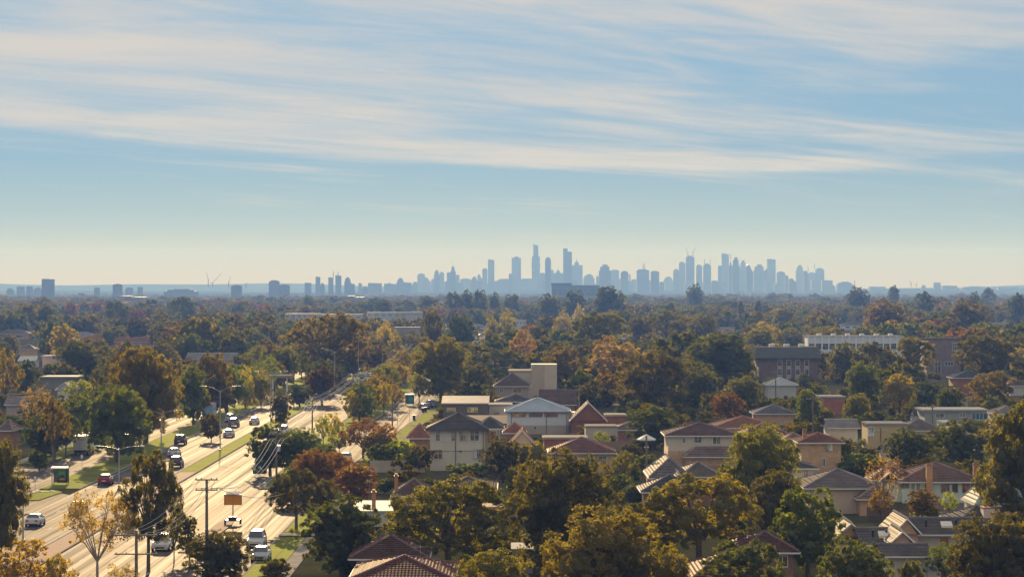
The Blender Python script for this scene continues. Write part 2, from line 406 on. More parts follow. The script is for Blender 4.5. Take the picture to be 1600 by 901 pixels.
# medians and nature strips: raised kerbed beds
strip('median', sub(240, 405), -50.1, -47.6, 0.13, PAVER, 0.13)
strip('median', sub(405, 1000), -50.2, -47.5, 0.14, GRASS, 0.14)
strip('grass_verge', sub(372, 655), -65.3, -60.0, 0.14, GRASS, 0.14)
strip('grass_verge', sub(700, 1200), -65.3, -60.0, 0.14, GRASS, 0.14)
strip('grass_verge', sub(180, 331), -65.3, -60.0, 0.14, GRASS, 0.14)
strip('grass_verge', sub(180, 400), -77.6, -73.5, 0.14, GRASS, 0.14)
strip('grass_verge', sub(424, 1100), -77.6, -73.5, 0.14, GRASS, 0.14)
strip('footpath', sub(200, 400), -79.4, -77.65, 0.12, CONC, 0.12)
strip('footpath', sub(424, 1000), -79.4, -77.65, 0.12, CONC, 0.12)
strip2('grass_verge', yr(372, 980), lambda y: cx(y) - 34.8, lambda y: srv(y) - 4.3, 0.14, GRASS, 0.14)
for a, b in ((200, 300), (306, 420), (428, 618), (656, 950)):
    strip2('grass_verge', yr(a, b), lambda y: srv(y) + 4.3, lambda y: srv(y) + 7.2, 0.14, GRASS, 0.14)
    strip2('footpath', yr(a, b), lambda y: srv(y) + 7.25, lambda y: srv(y) + 8.8, 0.12, CONC, 0.12)
    strip2('kerb', yr(a, b), lambda y: srv(y) + 4.02, lambda y: srv(y) + 4.28, 0.15, CONC, 0.15)
strip2('kerb', yr(372, 980), lambda y: srv(y) - 4.28, lambda y: srv(y) - 4.02, 0.15, CONC, 0.15)
for x0, x1, y0, y1 in ((-60.0, -59.72, 180, 331), (-60.0, -59.72, 372, 655), (-50.32, -50.1, 240, 1000), (-47.55, -47.4, 240, 1000), (-35.1, -34.8, 372, 980), (-73.5, -73.2, 180, 400)):
    strip('kerb', sub(y0, y1), x0, x1, 0.15, CONC, 0.15)
sheet('traffic_island', [(-64.8, 352), (-62.0, 352), (-61.2, 366), (-63.4, 371), (-64.9, 369)], 0.13, GRASS, depth=0.13)
sheet('traffic_island', [(-35.2, 283), (-33.4, 283), (-32.9, 316), (-33.6, 326), (-34.8, 318)], 0.13, PAVER, depth=0.13)
# driveway pads
for y in (303, 424, 500, 545, 600): x = srv(y) + 4.0; sheet('driveway', [(x, y - 2.2), (x + 9, y - 2.2), (x + 9, y + 2.2), (x, y + 2.2)], 0.165, CONC)
# painted markings, each a piece of its own nearest the camera, joined further off
def marking(x0, x1, y0, y1): return MB().poly((x0, y0, 0), (x1, y0, 0), (x1, y1, 0), (x0, y1, 0))
mk = marking(-0.07, 0.07, 0, 3.0).mesh('lane_dash')
roadmark = bpy.data.objects.new('lane_marking', None); COL.objects.link(roadmark); roadmark['kind'] = 'structure'
for lx in (-56.6, -53.5, -44.2, -41.0, -38.0):
    y = 250.0
    while y < 700:
        link_mesh('dash', mk, MARK, roadmark, (lx + cx(y), y, 0.016)); y += 12.0
mb = MB()
for lx in (-56.6, -53.5, -44.2, -41.0, -38.0):
    y = 706.0
    while y < 1300: mb.poly((lx - .07 + cx(y), y, 0), (lx + .07 + cx(y), y, 0), (lx + .07 + cx(y + 3), y + 3, 0), (lx - .07 + cx(y + 3), y + 3, 0)); y += 12
tagobj(mb.build('far_dash', MARK, roadmark, (0, 0, 0.016)), kind='stuff')
for lx in (-59.25, -50.75, -46.95, -35.6):
    strip('edge_line', sub(240, 1100), lx - 0.06, lx + 0.06, 0.016, MARK)
def arrow(x, y, rz):
    mb = MB(); mb.poly((-.1, 0, 0), (.1, 0, 0), (.1, 3.2, 0), (-.1, 3.2, 0)); mb.poly((-.4, 3.2, 0), (.4, 3.2, 0), (0, 5.0, 0))
    mb.build('turn_arrow', MARK, roadmark, (x, y, 0.018), rz)
arrow(-45.7, 430, math.pi); arrow(-45.7, 395, math.pi); arrow(*G(120, 845)[:2], 0); arrow(*G(300, 745), math.pi)

# low hills closing the view, and haze
_m, _nt, _b = newmat('hill_woods'); dg(_nt, _b, ramp(_nt, noise(_nt, 0.004, 5), [(0.3, (.03, .035, .02)), (0.7, (.07, .075, .04))]), 0.0, 0.9)
def hills(name, y, hmax, seed, wid, col):
    mb = MB(); n = 120; rr = random.Random(seed); ph = [rr.uniform(0, 6.28) for _ in range(6)]
    top = []
    for i in range(n):
        t = i / (n - 1); x = (t - 0.5) * wid
        h = hmax * (0.55 + 0.2 * math.sin(5 * t + ph[0]) + 0.13 * math.sin(13 * t + ph[1]) + 0.08 * math.sin(31 * t + ph[2]) + 0.04 * math.sin(77 * t + ph[3]))
        top.append((x, h))
    rows = [(0, 0.0), (300, 0.55), (700, 0.9), (1000, 1.0), (1800, 0.6), (2600, 0.0)]
    for dy, k in rows:
        for x, h in top: mb.v.append((x, y + dy, h * k - 1.0 * (k == 0)))
    for j in range(len(rows) - 1):
        for i in range(n - 1): a = j * n + i; mb.f.append((a, a + 1, a + n + 1, a + n))
    o = mb.build(name, MATS['hill_woods'], smooth=True); o['kind'] = 'structure'; return o
hills('hills', 12000, 62, 3, 9000, None)
hills('hills', 7600, 17, 9, 6500, None)
hills('hills', 9300, 24, 5, 8000, None)
# ------------------------------------------------------------------ trees
# every prototype is a unit tree 10 m tall and 10 m wide; things scale it
def leaf_quads(P, NRM, size, rs, mixn=0.5, aspect=1.7):
    n = len(P)
    d = NRM + rs.normal(size=(n, 3)) * mixn; d /= np.linalg.norm(d, axis=1)[:, None] + 1e-9
    r = rs.normal(size=(n, 3)); t = np.cross(d, r); t /= np.linalg.norm(t, axis=1)[:, None] + 1e-9
    b = np.cross(d, t); s = size * rs.uniform(0.55, 1.35, n)[:, None]
    t = t * s * 0.5; b = b * s * 0.5 * aspect
    V = np.empty((n, 4, 3)); V[:, 0] = P - b; V[:, 1] = P + t * 0.9; V[:, 2] = P + b; V[:, 3] = P - t * 0.9
    return V.reshape(-1, 3)
def sphere_pts(n, rs, zmin=-0.6):
    v = rs.normal(size=(int(n * 2.2) + 8, 3)); v /= np.linalg.norm(v, axis=1)[:, None]
    v = v[v[:, 2] > zmin]; return v[:n]
def crown(name, lumps, nleaf, leaf, seed, tuft=0.36, ntuft=14, core=0.62, mixn=0.5, zmin=-0.55, ragged=0.12):
    """lumps: rows of (x, y, z, r, squash)"""
    rs = np.random.RandomState(seed); lumps = np.array(lumps, dtype=float)
    T = []
    for L in lumps:
        v = sphere_pts(max(4, int(ntuft * (L[3] / lumps[:, 3].mean()) ** 2)), rs, zmin)
        rad = L[3] * rs.uniform(0.72, 1.0 + ragged, len(v))[:, None]
        p = L[:3] + v * rad * np.array([1, 1, L[4]])
        for q, n in zip(p, v): T.append((*q, L[3] * tuft * rs.uniform(0.6, 1.3), *n))
    T = np.array(T)
    # drop tufts buried inside another lump
    keep = np.ones(len(T), bool)
    for L in lumps:
        dd = (T[:, :3] - L[:3]) / (L[3] * np.array([1, 1, L[4]])); keep &= (np.linalg.norm(dd, axis=1) > 0.66)
    T = T[keep]
    w = T[:, 3] ** 2; w = w / w.sum(); cnt = np.maximum(3, (w * nleaf).astype(int))
    P = []; NR = []
    for t, c in zip(T, cnt):
        v = rs.normal(size=(c, 3)); v /= np.linalg.norm(v, axis=1)[:, None]
        v = v + 0.55 * t[4:7]; v /= np.linalg.norm(v, axis=1)[:, None]
        P.append(t[:3] + v * t[3] * rs.uniform(0.45, 1.08, c)[:, None] * np.array([1, 1, 0.8])); NR.append(v * 0.6 + t[4:7] * 0.5)
    P = np.concatenate(P); NR = np.concatenate(NR)
    V = leaf_quads(P, NR, leaf, rs, mixn); Q = np.arange(len(V)).reshape(-1, 4)
    if core > 0:
        mb = MB()
        for L in lumps: 
            n0 = len(mb.v); mb.ball(L[:3], L[3] * (core if L[3] > 2.4 else core * .62), 9, 6, L[4])
            for i in range(n0, len(mb.v)):
                a = np.array(mb.v[i]); a = L[:3] + (a - L[:3]) * rs.uniform(0.82, 1.12); mb.v[i] = tuple(a)
        cv = np.array(mb.v); cq = np.array([f if len(f) == 4 else None for f in mb.f if len(f) == 4])
        Q = np.concatenate([Q, cq + len(V)]); V = np.concatenate([V, cv])
    me = mesh_np(name, V, Q); me.materials.append(LEAF); return me
def limbs(name, targets, base_r, fork, seed, mat, twigs=0, lean=0.0, twl=0.8):
    rr = random.Random(seed); mb = MB()
    f = Vector((lean, 0, fork)); mb.path([(0, 0, -0.3), (rr.uniform(-.05, .05), 0, 0.15), (lean * .5, 0, fork * 0.5), tuple(f)], [base_r * 1.35, base_r * 1.05, base_r * 0.9, base_r * 0.78], 8)
    for t in targets:
        t = Vector(t[:3]); m = f.lerp(t, 0.45) + Vector((rr.uniform(-.25, .25), rr.uniform(-.25, .25), rr.uniform(-.1, .35)))
        m2 = f.lerp(t, 0.75) + Vector((rr.uniform(-.2, .2), rr.uniform(-.2, .2), rr.uniform(0, .3)))
        mb.path([tuple(f), tuple(m), tuple(m2), tuple(t)], [base_r * .55, base_r * .36, base_r * .22, base_r * .09], 5)
        for _ in range(twigs):
            a = m.lerp(t, rr.uniform(0.0, 1.0)); d = Vector((rr.gauss(0, 1), rr.gauss(0, 1), rr.uniform(0.1, 1.3))).normalized() * rr.uniform(.5, 1.3) * twl
            b = a + d * .55 + Vector((0, 0, .08)); c = a + d + Vector((rr.uniform(-.15, .15), rr.uniform(-.15, .15), .2))
            mb.path([tuple(a), tuple(b), tuple(c)], [base_r * .11, base_r * .07, base_r * .03], 3)
            for _ in range(2):
                e = b + Vector((rr.gauss(0, .3), rr.gauss(0, .3), rr.uniform(0, .5))) * twl; mb.tube(tuple(b), tuple(e), base_r * .05, base_r * .02, 3, False)
    me = mb.mesh(name, smooth=False); me.materials.append(mat); return me

def dome_lumps(seed, n, z0, z1, rr, r0, r1, squash=0.85, fill=True, power=1.0):
    """lumps laid over a dome whose outline fits the 10 x 10 m unit tree"""
    r = random.Random(seed); L = []
    ga = 2.399963
    for i in range(n):
        t = (i + 0.5) / n; z = z1 - (z1 - z0) * (t ** power); rad = r.uniform(r0, r1)
        prof = math.sin(math.pi * min(1, max(0.0, (z1 - z) / (z1 - z0) * 0.80 + 0.08))) ** 0.6
        R = max(0.0, rr * prof - rad * 0.85) * r.uniform(0.8, 1.05); a = i * ga + r.uniform(-.4, .4)
        L.append((R * math.cos(a), R * math.sin(a), min(z, 10 - rad * squash), rad, squash))
    if fill: L.append((0, 0, (z0 + z1) / 2, rr * 0.55, (z1 - z0) / (2 * rr) * 1.1))
    return L
KIND = {}
def proto(kind, lumps, nleaf, leaf, seed, trunk=(0.35, 3.0), mat=None, twigs=0, lean=0.0, **kw):
    tg = [l for l in lumps if l[4] != -1][:10]
    KIND.setdefault(kind, []).append((crown('crown_' + kind, lumps, nleaf, leaf, seed, **kw), limbs('trunk_' + kind, tg, trunk[0], trunk[1], seed, mat or BARK, twigs, lean)))
for s in (1, 2, 3):
    proto('lumpy', dome_lumps(s, 19, 1.5, 9.2, 5.2, 1.35, 2.05, 0.85), 32000, 0.15, s, ntuft=36, tuft=0.24, core=0.72, ragged=0.05)
for s in (4, 5, 6):
    proto('gum', dome_lumps(s, 20, 3.0, 9.3, 5.2, 1.05, 1.7, 0.66, fill=False), 28000, 0.155, s, trunk=(0.30, 3.2), twigs=3, ntuft=16, tuft=0.34, core=0.42, ragged=0.25)
for s in (7, 8):
    proto('round', dome_lumps(s, 16, 1.6, 9.0, 5.0, 1.5, 2.2, 0.9), 26000, 0.16, s, trunk=(0.32, 1.8), ntuft=26, tuft=0.22, ragged=0.06)
for s in (9, 10):
    L = [(0.25 * math.cos(i * 2.4) * (10 - z) * .5, 0.25 * math.sin(i * 2.4) * (10 - z) * .5, z, max(.8, 4.6 * math.sin(math.pi * min(.93, z / 10 * .8 + .17)) ** .8 * .95), 0.9) for i, z in enumerate([1.6, 2.8, 4.0, 5.2, 6.4, 7.4, 8.3, 9.1])]
    proto('column', L, 7000, 0.26, s, trunk=(0.3, 0.8), ntuft=20, tuft=0.2, core=0.8)
for s in (11, 12):
    L = []; r = random.Random(s)
    for i, z in enumerate([2.4, 3.2, 4.2, 5.0, 5.9, 6.7, 7.4, 8.1, 8.8, 9.4]):
        k = 1 - (z / 10.5) ** 1.7
        for j in range(3 if z < 8 else 1):
            a = i * 2.4 + j * 2.09; R = 2.9 * k if z < 8 else 0; L.append((R * math.cos(a), R * math.sin(a), z, 0.7 + 1.3 * k * r.uniform(.8, 1.2), 1.2))
    proto('poplar', L, 9000, 0.22, s, trunk=(0.22, 2.2), ntuft=12, tuft=0.4, core=0.3, twigs=2, ragged=0.3, mixn=1.3)
for s in (13, 14):
    proto('open', dome_lumps(s, 15, 3.4, 9.0, 4.9, 0.8, 1.45, 0.85, fill=False), 6500, 0.22, s, trunk=(0.24, 2.4), twigs=9, ntuft=13, tuft=0.45, core=0.0, ragged=0.4, mixn=1.4)
for s in (15, 16):
    proto('twig', dome_lumps(s, 16, 3.5, 9.2, 4.8, 0.8, 1.3, 0.9, fill=False), 1300, 0.16, s + 30, trunk=(0.18, 1.6), twigs=30, ntuft=11, tuft=0.6, core=0.0, ragged=0.5, mixn=1.6)
    proto('bare', dome_lumps(s, 16, 3.5, 9.2, 4.8, 0.8, 1.3, 0.9, fill=False), 3600, 0.2, s, trunk=(0.20, 2.2), mat=PALEBARK, twigs=26, ntuft=11, tuft=0.6, core=0.0, ragged=0.5, mixn=1.6)
for s in (17, 18):
    r = random.Random(s)
    L = [(r.uniform(-3.8, 3.8), r.uniform(-3.4, 3.4), r.uniform(2.2, 7.6), r.uniform(1.4, 2.2), .9) for _ in range(16)]
    proto('shrub', L, 7000, 0.34, s, trunk=(0.3, 1.0), ntuft=15, tuft=0.32, core=0.8)
r = random.Random(19)
proto('pine', [(3.6 * (1 - z / 11) * math.cos(i * 2.4) * .9, 3.6 * (1 - z / 11) * math.sin(i * 2.4) * .9, z, r.uniform(1.1, 1.7), .45) for i, z in enumerate(np.linspace(2.6, 9.3, 17))], 10000, 0.22, 19, trunk=(0.26, 5.0), ntuft=14, tuft=0.3, core=0.6, ragged=.3)
# light far prototypes used only by the joined woods
FARP = []
for s in range(6):
    if s < 4: L = dome_lumps(40 + s, 9, 1.0, 9.0, 5.0, 1.7, 2.6, 0.85)
    elif s == 4: L = [(0, 0, z, 2.6 * (1 - z / 12), 1.3) for z in (2, 4, 6, 8)]
    else: L = dome_lumps(50, 7, 3.5, 9.2, 5.0, 1.2, 1.9, 0.6, fill=False)
    me = crown('far_crown', L, 1300, 0.5, 60 + s, ntuft=9, tuft=0.38, core=0.85)
    FARP.append(me)

OLIVE = (0.105, 0.105, 0.0120); GOLD = (0.140, 0.128, 0.0132); DARKG = (0.060, 0.074, 0.0096); MIDG = (0.085, 0.112, 0.0108)
BRIGHT = (0.17, 0.20, 0.0120); BROWN = (0.118, 0.094, 0.0144); RUST = (0.16, 0.090, 0.0204); RED = (0.14, 0.055, 0.0204); YELLOW = (0.22, 0.185, 0.0192)
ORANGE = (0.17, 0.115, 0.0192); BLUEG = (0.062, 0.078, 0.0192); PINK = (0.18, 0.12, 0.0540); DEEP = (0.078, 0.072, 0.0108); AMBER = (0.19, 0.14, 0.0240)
KEEPT = []
TREES = []   # (x, y, halfwidth) for spacing
LABELS = set()
TREECOUNT = 0
def tree(px, yb, ytop, w, kind, col, label, group=None, var=None, cat='tree', name=None):
    """px, yb: photo pixel of the foot; ytop: row of the crown's top; w: crown width in photo pixels"""
    global TREECOUNT
    x, y = G(px, yb); s = (yb - HY) / HC; h = (yb - ytop) / s; wid = w / s
    KEEPT.append((px - w * .38, px + w * .38, ytop, ytop + (yb - ytop) * .45, y))
    return tree_at(x, y, h, wid, kind, col, label, group, var, cat, name)
NAMES = {'lumpy': 'gum_tree', 'gum': 'gum_tree', 'round': 'round_tree', 'column': 'cypress_tree', 'poplar': 'poplar_tree', 'open': 'autumn_tree', 'bare': 'leafless_tree', 'twig': 'leafless_tree', 'shrub': 'shrub', 'pine': 'pine_tree'}
def tree_at(x, y, h, wid, kind, col, label, group=None, var=None, cat='tree', name=None):
    global TREECOUNT
    TREECOUNT += 1; ps = KIND[kind]; cr, tr = ps[(var if var is not None else TREECOUNT) % len(ps)]
    root = thing(name or NAMES[kind], label, 'shrub' if kind == 'shrub' else cat, (x, y, 0), 0.0, group)
    root.rotation_euler = (0, 0, (TREECOUNT * 1.7) % 6.28); root.scale = (wid / 10.0, wid / 10.0, h / 10.0)
    rr = random.Random(TREECOUNT); k = rr.uniform(0.86, 1.16)
    c = link_mesh('crown', cr, None, root); c.color = (col[0] * k * rr.uniform(.93, 1.07), col[1] * k, col[2] * k * rr.uniform(.85, 1.15), 1)
    link_mesh('trunk', tr, None, root)
    TREES.append((x, y, wid / 2)); LABELS.add(label)
    return root

# foreground
TL = [
 (505, 752, 694, 66, 'lumpy', MIDG, 'green roadside tree behind the reddish tree'),
 (468, 772, 716, 52, 'round', MIDG, 'green bush left of the reddish tree'),
 (590, 722, 676, 50, 'lumpy', BROWN, 'brown-green tree behind the bright hedge clump'),
 (530, 712, 668, 34, 'open', OLIVE, 'thin olive tree before the small yellow street tree'),
 (505, 800, 748, 60, 'round', DEEP, 'dark tree between the side road tree and the reddish tree'),
 (330, 690, 640, 30, 'shrub', DEEP, 'low dark shrub on the left verge by the lamp'),
 (770, 985, 858, 130, 'lumpy', GOLD, 'low golden olive gum cut by the bottom edge, beside the maroon tiled roof'),
 (955, 985, 791, 215, 'lumpy', (.12, .108, .02), 'big golden lobed gum at the bottom of the picture, in front of the darkest gum'),
 (872, 960, 845, 60, 'lumpy', BROWN, 'small brown gum squeezed left of the big golden lobed gum'),
 (1050, 975, 850, 62, 'lumpy', GOLD, 'small golden gum lobe low on the right flank of the big golden gum'),
 (886, 905, 702, 188, 'lumpy', DEEP, 'darkest broad lumpy gum in the middle foreground'),
 (700, 905, 750, 195, 'gum', OLIVE, 'wide olive gum with see-through gaps over the maroon roof'),
 (1092, 890, 744, 185, 'gum', GOLD, 'wide sunlit olive gum in front of the striped grey roof'),
 (1003, 880, 783, 90, 'gum', OLIVE, 'smaller olive gum between the golden gum and the sunlit gum'),
 (1190, 820, 662, 132, 'lumpy', OLIVE, 'tall lumpy green gum right of the cream upstairs house'),
 (1215, 850, 735, 95, 'lumpy', DEEP, 'dark lower gum at the foot of the tall lumpy green gum'),
 (1262, 900, 762, 125, 'round', MIDG, 'dark green tree with yellow-green lit leaves left of the peach gables'),
 (535, 905, 772, 152, 'round', DARKG, 'large deep green tree right of the yellow message sign'),
 (1165, 975, 845, 150, 'round', BLUEG, 'smooth grey-green tree at the bottom in front of the low maroon roofs'),
 (1335, 975, 838, 132, 'round', BLUEG, 'smooth grey-green tree at the bottom below the peach gable'),
 (1555, 965, 800, 165, 'lumpy', DEEP, 'dark brown-green tree filling the bottom right corner'),
 (1604, 850, 624, 165, 'lumpy', DEEP, 'tall gum leaning in from the right edge over the pale green roof'),
 (1502, 730, 655, 112, 'round', DARKG, 'broad dark tree behind the mint green house roof'),
 (1420, 735, 668, 88, 'round', DARKG, 'dark tree left of the broad one behind the mint green house'),
 (1441, 810, 764, 60, 'round', BROWN, 'low round brown-green garden tree in front of the mint green house'),
 (1483, 808, 768, 28, 'open', BRIGHT, 'small light green sapling on the bright lawn'),
 (1382, 814, 706, 60, 'twig', PINK, 'pinkish leafless tree left of the mint green house'),
 (1376, 816, 762, 40, 'open', ORANGE, 'small orange-leaved tree under the pinkish leafless tree'),
 (1310, 790, 752, 40, 'round', DARKG, 'small dark round tree against the grey hip roof'),
 (1345, 748, 703, 72, 'shrub', MIDG, 'clipped green hedge tree behind the grey hip roof'),
 (1477, 915, 848, 72, 'open', MIDG, 'leafy green garden tree before the dark tiled roofs'),
 (1425, 930, 868, 40, 'shrub', OLIVE, 'olive shrub at the bottom near the dark tiled roofs'),
 (232, 893, 706, 102, 'gum', DEEP, 'tall dark street gum between the carriageways'),
 (272, 880, 775, 45, 'open', OLIVE, 'young street tree beside the tall dark street gum'),
 (152, 908, 766, 122, 'bare', (.20, .15, .065), 'pale-trunked sparse yellow tree at the lower left'),
 (32, 965, 843, 140, 'open', AMBER, 'yellow thinning tree in the bottom left corner'),
 (92, 975, 868, 70, 'open', AMBER, 'second yellow thinning tree right of the corner one'),
 (0, 875, 681, 88, 'lumpy', DEEP, 'dark gum cut by the left edge above the grass island'),
 (342, 915, 828, 112, 'lumpy', DEEP, 'bushy dark tree below the wooden power pole'),
 (296, 880, 806, 58, 'pine', OLIVE, 'small layered pine left of the wooden power pole'),
 (190, 960, 880, 62, 'bare', AMBER, 'sparse twiggy bush at the bottom left'),
 (432, 920, 866, 60, 'shrub', DEEP, 'dark shrub by the footpath at the bottom'),
 (463, 828, 735, 86, 'gum', DEEP, 'olive tree standing at the side road mouth'),
 (557, 785, 722, 80, 'round', RUST, 'copper-leaved tree beside the white flat roof'),
 (492, 778, 702, 84, 'lumpy', (.13, .07, .03), 'reddish tree left of the copper-leaved tree'),
 (525, 765, 706, 62, 'lumpy', RUST, 'small rusty tree between the reddish and copper ones'),
 (422, 742, 664, 82, 'round', DARKG, 'dark green tree bulging over the oncoming carriageway'),
 (468, 738, 668, 78, 'lumpy', MIDG, 'mid green tree behind the street pole'),
 (455, 790, 738, 60, 'shrub', OLIVE, 'olive shrubbery at the foot of the street pole'),
 (567, 716, 652, 66, 'open', (.12, .06, .03), 'wine-brown street tree with dark stems on the verge'),
 (600, 720, 662, 46, 'open', RUST, 'brownish street tree just right of the wine-brown one'),
 (519, 690, 645, 36, 'open', YELLOW, 'small yellow street tree on the verge'),
 (505, 697, 651, 32, 'open', BRIGHT, 'thin light green street tree on the verge'),
 (627, 733, 682, 62, 'shrub', BRIGHT, 'bright green hedge clump behind the pale paling fence'),
 (597, 735, 690, 50, 'shrub', MIDG, 'mid green hedge clump left of the bright hedge clump'),
 (655, 738, 690, 40, 'shrub', DEEP, 'dark hedge clump against the cream two storey house'),
 (182, 724, 600, 108, 'lumpy', MIDG, 'green street tree with a bright crown rim beside the lorry'),
 (228, 692, 542, 124, 'lumpy', BROWN, 'biggest rounded brown street tree on the left verge'),
 (188, 660, 552, 50, 'round', BROWN, 'brown tree peeping left of the biggest brown street tree'),
 (302, 664, 570, 60, 'round', MIDG, 'green oval street tree right of the biggest brown one'),
 (332, 652, 552, 74, 'round', BROWN, 'brown ball-crowned street tree behind the tall double lamp'),
 (384, 640, 570, 34, 'poplar', YELLOW, 'yellow-green street tree in the pair beyond the ball-crowned tree'),
 (408, 636, 574, 32, 'poplar', GOLD, 'right hand tree of the yellow-green pair beyond the ball crown'),
 (438, 668, 610, 42, 'round', DEEP, 'dark round bush in the median'),
 (468, 636, 600, 46, 'round', DARKG, 'low dark tree in the median beyond the round bush'),
 (503, 632, 570, 62, 'round', (0.07, 0.045, 0.03), 'purplish brown tree in the median'),
 (86, 722, 622, 52, 'open', BROWN, 'russet tree behind the tall timber street pole'),
 (103, 714, 644, 44, 'gum', DARKG, 'dark ball-shaped tree left of the lorry'),
 (58, 700, 598, 58, 'twig', PINK, 'pink-brown half bare tree at the left'),
 (18, 680, 644, 54, 'shrub', DARKG, 'low dark green hedge by the side street at far left'),
 (62, 735, 700, 40, 'shrub', MIDG, 'green garden shrub at the side street corner'),
 (80, 712, 690, 28, 'shrub', BRIGHT, 'yellow-green shrub beside the footpath near the lorry'),
 (122, 636, 594, 48, 'open', BRIGHT, 'yellow-green tree right of the little white gable'),
 (8, 640, 548, 52, 'open', BROWN, 'brown tree at the left edge above the hedge'),
 (42, 608, 562, 36, 'round', DARKG, 'small dark tree below the white roof at left'),
 (125, 605, 533, 74, 'lumpy', DARKG, 'wide dark green tree above the long flat roof'),
 (100, 570, 507, 54, 'round', YELLOW, 'yellow domed tree in the left distance'),
 (508, 596, 490, 132, 'gum', BROWN, 'largest orange-brown spreading gum left of the road'),
 (555, 590, 508, 46, 'gum', ORANGE, 'orange shoulder tree at the right of the spreading gum'),
 (602, 562, 499, 36, 'poplar', YELLOW, 'pointed yellow-green tree beside the hazy shop roofs'),
 (618, 572, 515, 34, 'poplar', GOLD, 'second pointed tree just right of the yellow-green one'),
 (590, 590, 538, 62, 'round', BROWN, 'brown round tree over the traffic queue'),
 (676, 562, 484, 46, 'round', OLIVE, 'dark olive ball tree right of the grey block building'),
 (690, 628, 526, 104, 'lumpy', OLIVE, 'large olive tree behind the bright flat-roofed house'),
 (740, 618, 568, 78, 'round', OLIVE, 'smooth olive tree in front of the large olive one'),
 (655, 632, 585, 40, 'open', OLIVE, 'loose olive tree at the kerb by the service road end'),
 (600, 648, 598, 36, 'open', YELLOW, 'yellow street tree nearest the green advertising shelter'),
 (575, 655, 605, 36, 'open', OLIVE, 'olive street tree left of the yellow one'),
 (552, 662, 612, 32, 'open', YELLOW, 'yellowish street tree third from the green shelter'),
 (617, 640, 600, 30, 'open', ORANGE, 'orange-tinted street tree by the green shelter'),
 (775, 595, 546, 92, 'gum', OLIVE, 'low layered tree behind the beige factory wall'),
 (815, 580, 515, 44, 'open', PINK, 'dusty pink tree behind the beige wall'),
 (880, 612, 542, 64, 'round', BROWN, 'dark brown oval tree right of the beige tower wall'),
 (938, 565, 489, 96, 'gum', OLIVE, 'spreading olive gum above the golden domed tree'),
 (965, 606, 536, 106, 'round', (.23, .175, .05), 'golden amber domed tree in the centre right'),
 (1012, 650, 549, 128, 'gum', DEEP, 'wide dark gum right of the red brick gable'),
 (1126, 612, 521, 122, 'lumpy', DARKG, 'broad deep green tree left of the brick flats'),
 (1090, 636, 574, 82, 'round', DARKG, 'dark green tree under the broad deep green one'),
 (1162, 650, 587, 66, 'lumpy', OLIVE, 'olive rounded tree below the broad deep green one'),
 (1137, 660, 611, 60, 'round', RUST, 'orange-brown round tree above the terracotta roofs'),
 (1022, 702, 634, 100, 'round', DARKG, 'dark wide tree left of the cream upstairs house'),
 (784, 750, 681, 74, 'round', DEEP, 'dark domed tree beside the cream two storey house'),
 (822, 748, 694, 30, 'column', GOLD, 'golden conifer right of the dark domed tree'),
 (840, 752, 692, 36, 'column', GOLD, 'wider golden conifer next to the narrower one'),
 (730, 752, 720, 72, 'shrub', MIDG, 'green hedge under the cream two storey house'),
 (1264, 670, 608, 48, 'lumpy', MIDG, 'light green round-headed tree left of the long brick shed'),
 (1256, 612, 582, 24, 'round', MIDG, 'little round green tree in front of the brick flats'),
 (1348, 645, 564, 60, 'lumpy', MIDG, 'tall green oval tree in the centre of the right half'),
 (1406, 648, 584, 56, 'lumpy', YELLOW, 'yellow-crowned tree right of the tall green oval tree'),
 (1340, 676, 614, 46, 'lumpy', OLIVE, 'olive round tree in front of the tall green oval tree'),
 (1546, 648, 580, 74, 'gum', BROWN, 'brown spreading tree above the long white roof'),
 (1384, 540, 466, 90, 'round', BROWN, 'tall dark brown dome of a tree behind the long white building'),
 (1540, 604, 523, 98, 'gum', OLIVE, 'pale-stemmed gum right of the maroon hall'),
 (1318, 600, 534, 52, 'round', OLIVE, 'olive tree standing before the long white building'),
 (1365, 605, 536, 66, 'gum', DEEP, 'dark gum in front of the right half of the long white building'),
 (1428, 602, 526, 68, 'gum', OLIVE, 'loose gum between the long white building and maroon hall'),
 (1452, 640, 596, 60, 'round', DARKG, 'dark shrubby tree below the maroon hall'),
 (1485, 662, 600, 50, 'round', DARKG, 'dark tree left of the red-brown bungalow roof'),
 (1592, 582, 543, 38, 'round', YELLOW, 'yellow-green tree at the right edge'),
 (1480, 640, 610, 40, 'shrub', MIDG, 'low mid green tree between the bungalows'),
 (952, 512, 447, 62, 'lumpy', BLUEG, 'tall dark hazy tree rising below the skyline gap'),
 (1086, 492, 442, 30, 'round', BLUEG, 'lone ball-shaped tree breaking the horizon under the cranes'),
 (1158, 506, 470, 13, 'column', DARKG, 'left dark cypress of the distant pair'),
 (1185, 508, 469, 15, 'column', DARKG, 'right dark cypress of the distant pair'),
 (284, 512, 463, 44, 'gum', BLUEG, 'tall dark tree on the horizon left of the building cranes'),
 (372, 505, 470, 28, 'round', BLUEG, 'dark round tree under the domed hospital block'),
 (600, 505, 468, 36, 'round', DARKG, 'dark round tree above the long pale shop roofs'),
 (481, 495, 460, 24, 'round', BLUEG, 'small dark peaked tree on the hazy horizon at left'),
 (110, 506, 472, 30, 'round', RED, 'crimson tree in the left distance'),
 (152, 502, 469, 26, 'round', RED, 'second crimson tree right of the first'),
 (212, 512, 482, 40, 'round', RED, 'rose red wide tree in the left distance'),
 (183, 520, 469, 38, 'gum', DARKG, 'dark layered tree between the crimson trees'),
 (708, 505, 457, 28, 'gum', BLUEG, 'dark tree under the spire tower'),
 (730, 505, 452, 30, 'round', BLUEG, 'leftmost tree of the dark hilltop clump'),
 (750, 505, 453, 30, 'round', BLUEG, 'middle tree of the dark hilltop clump'),
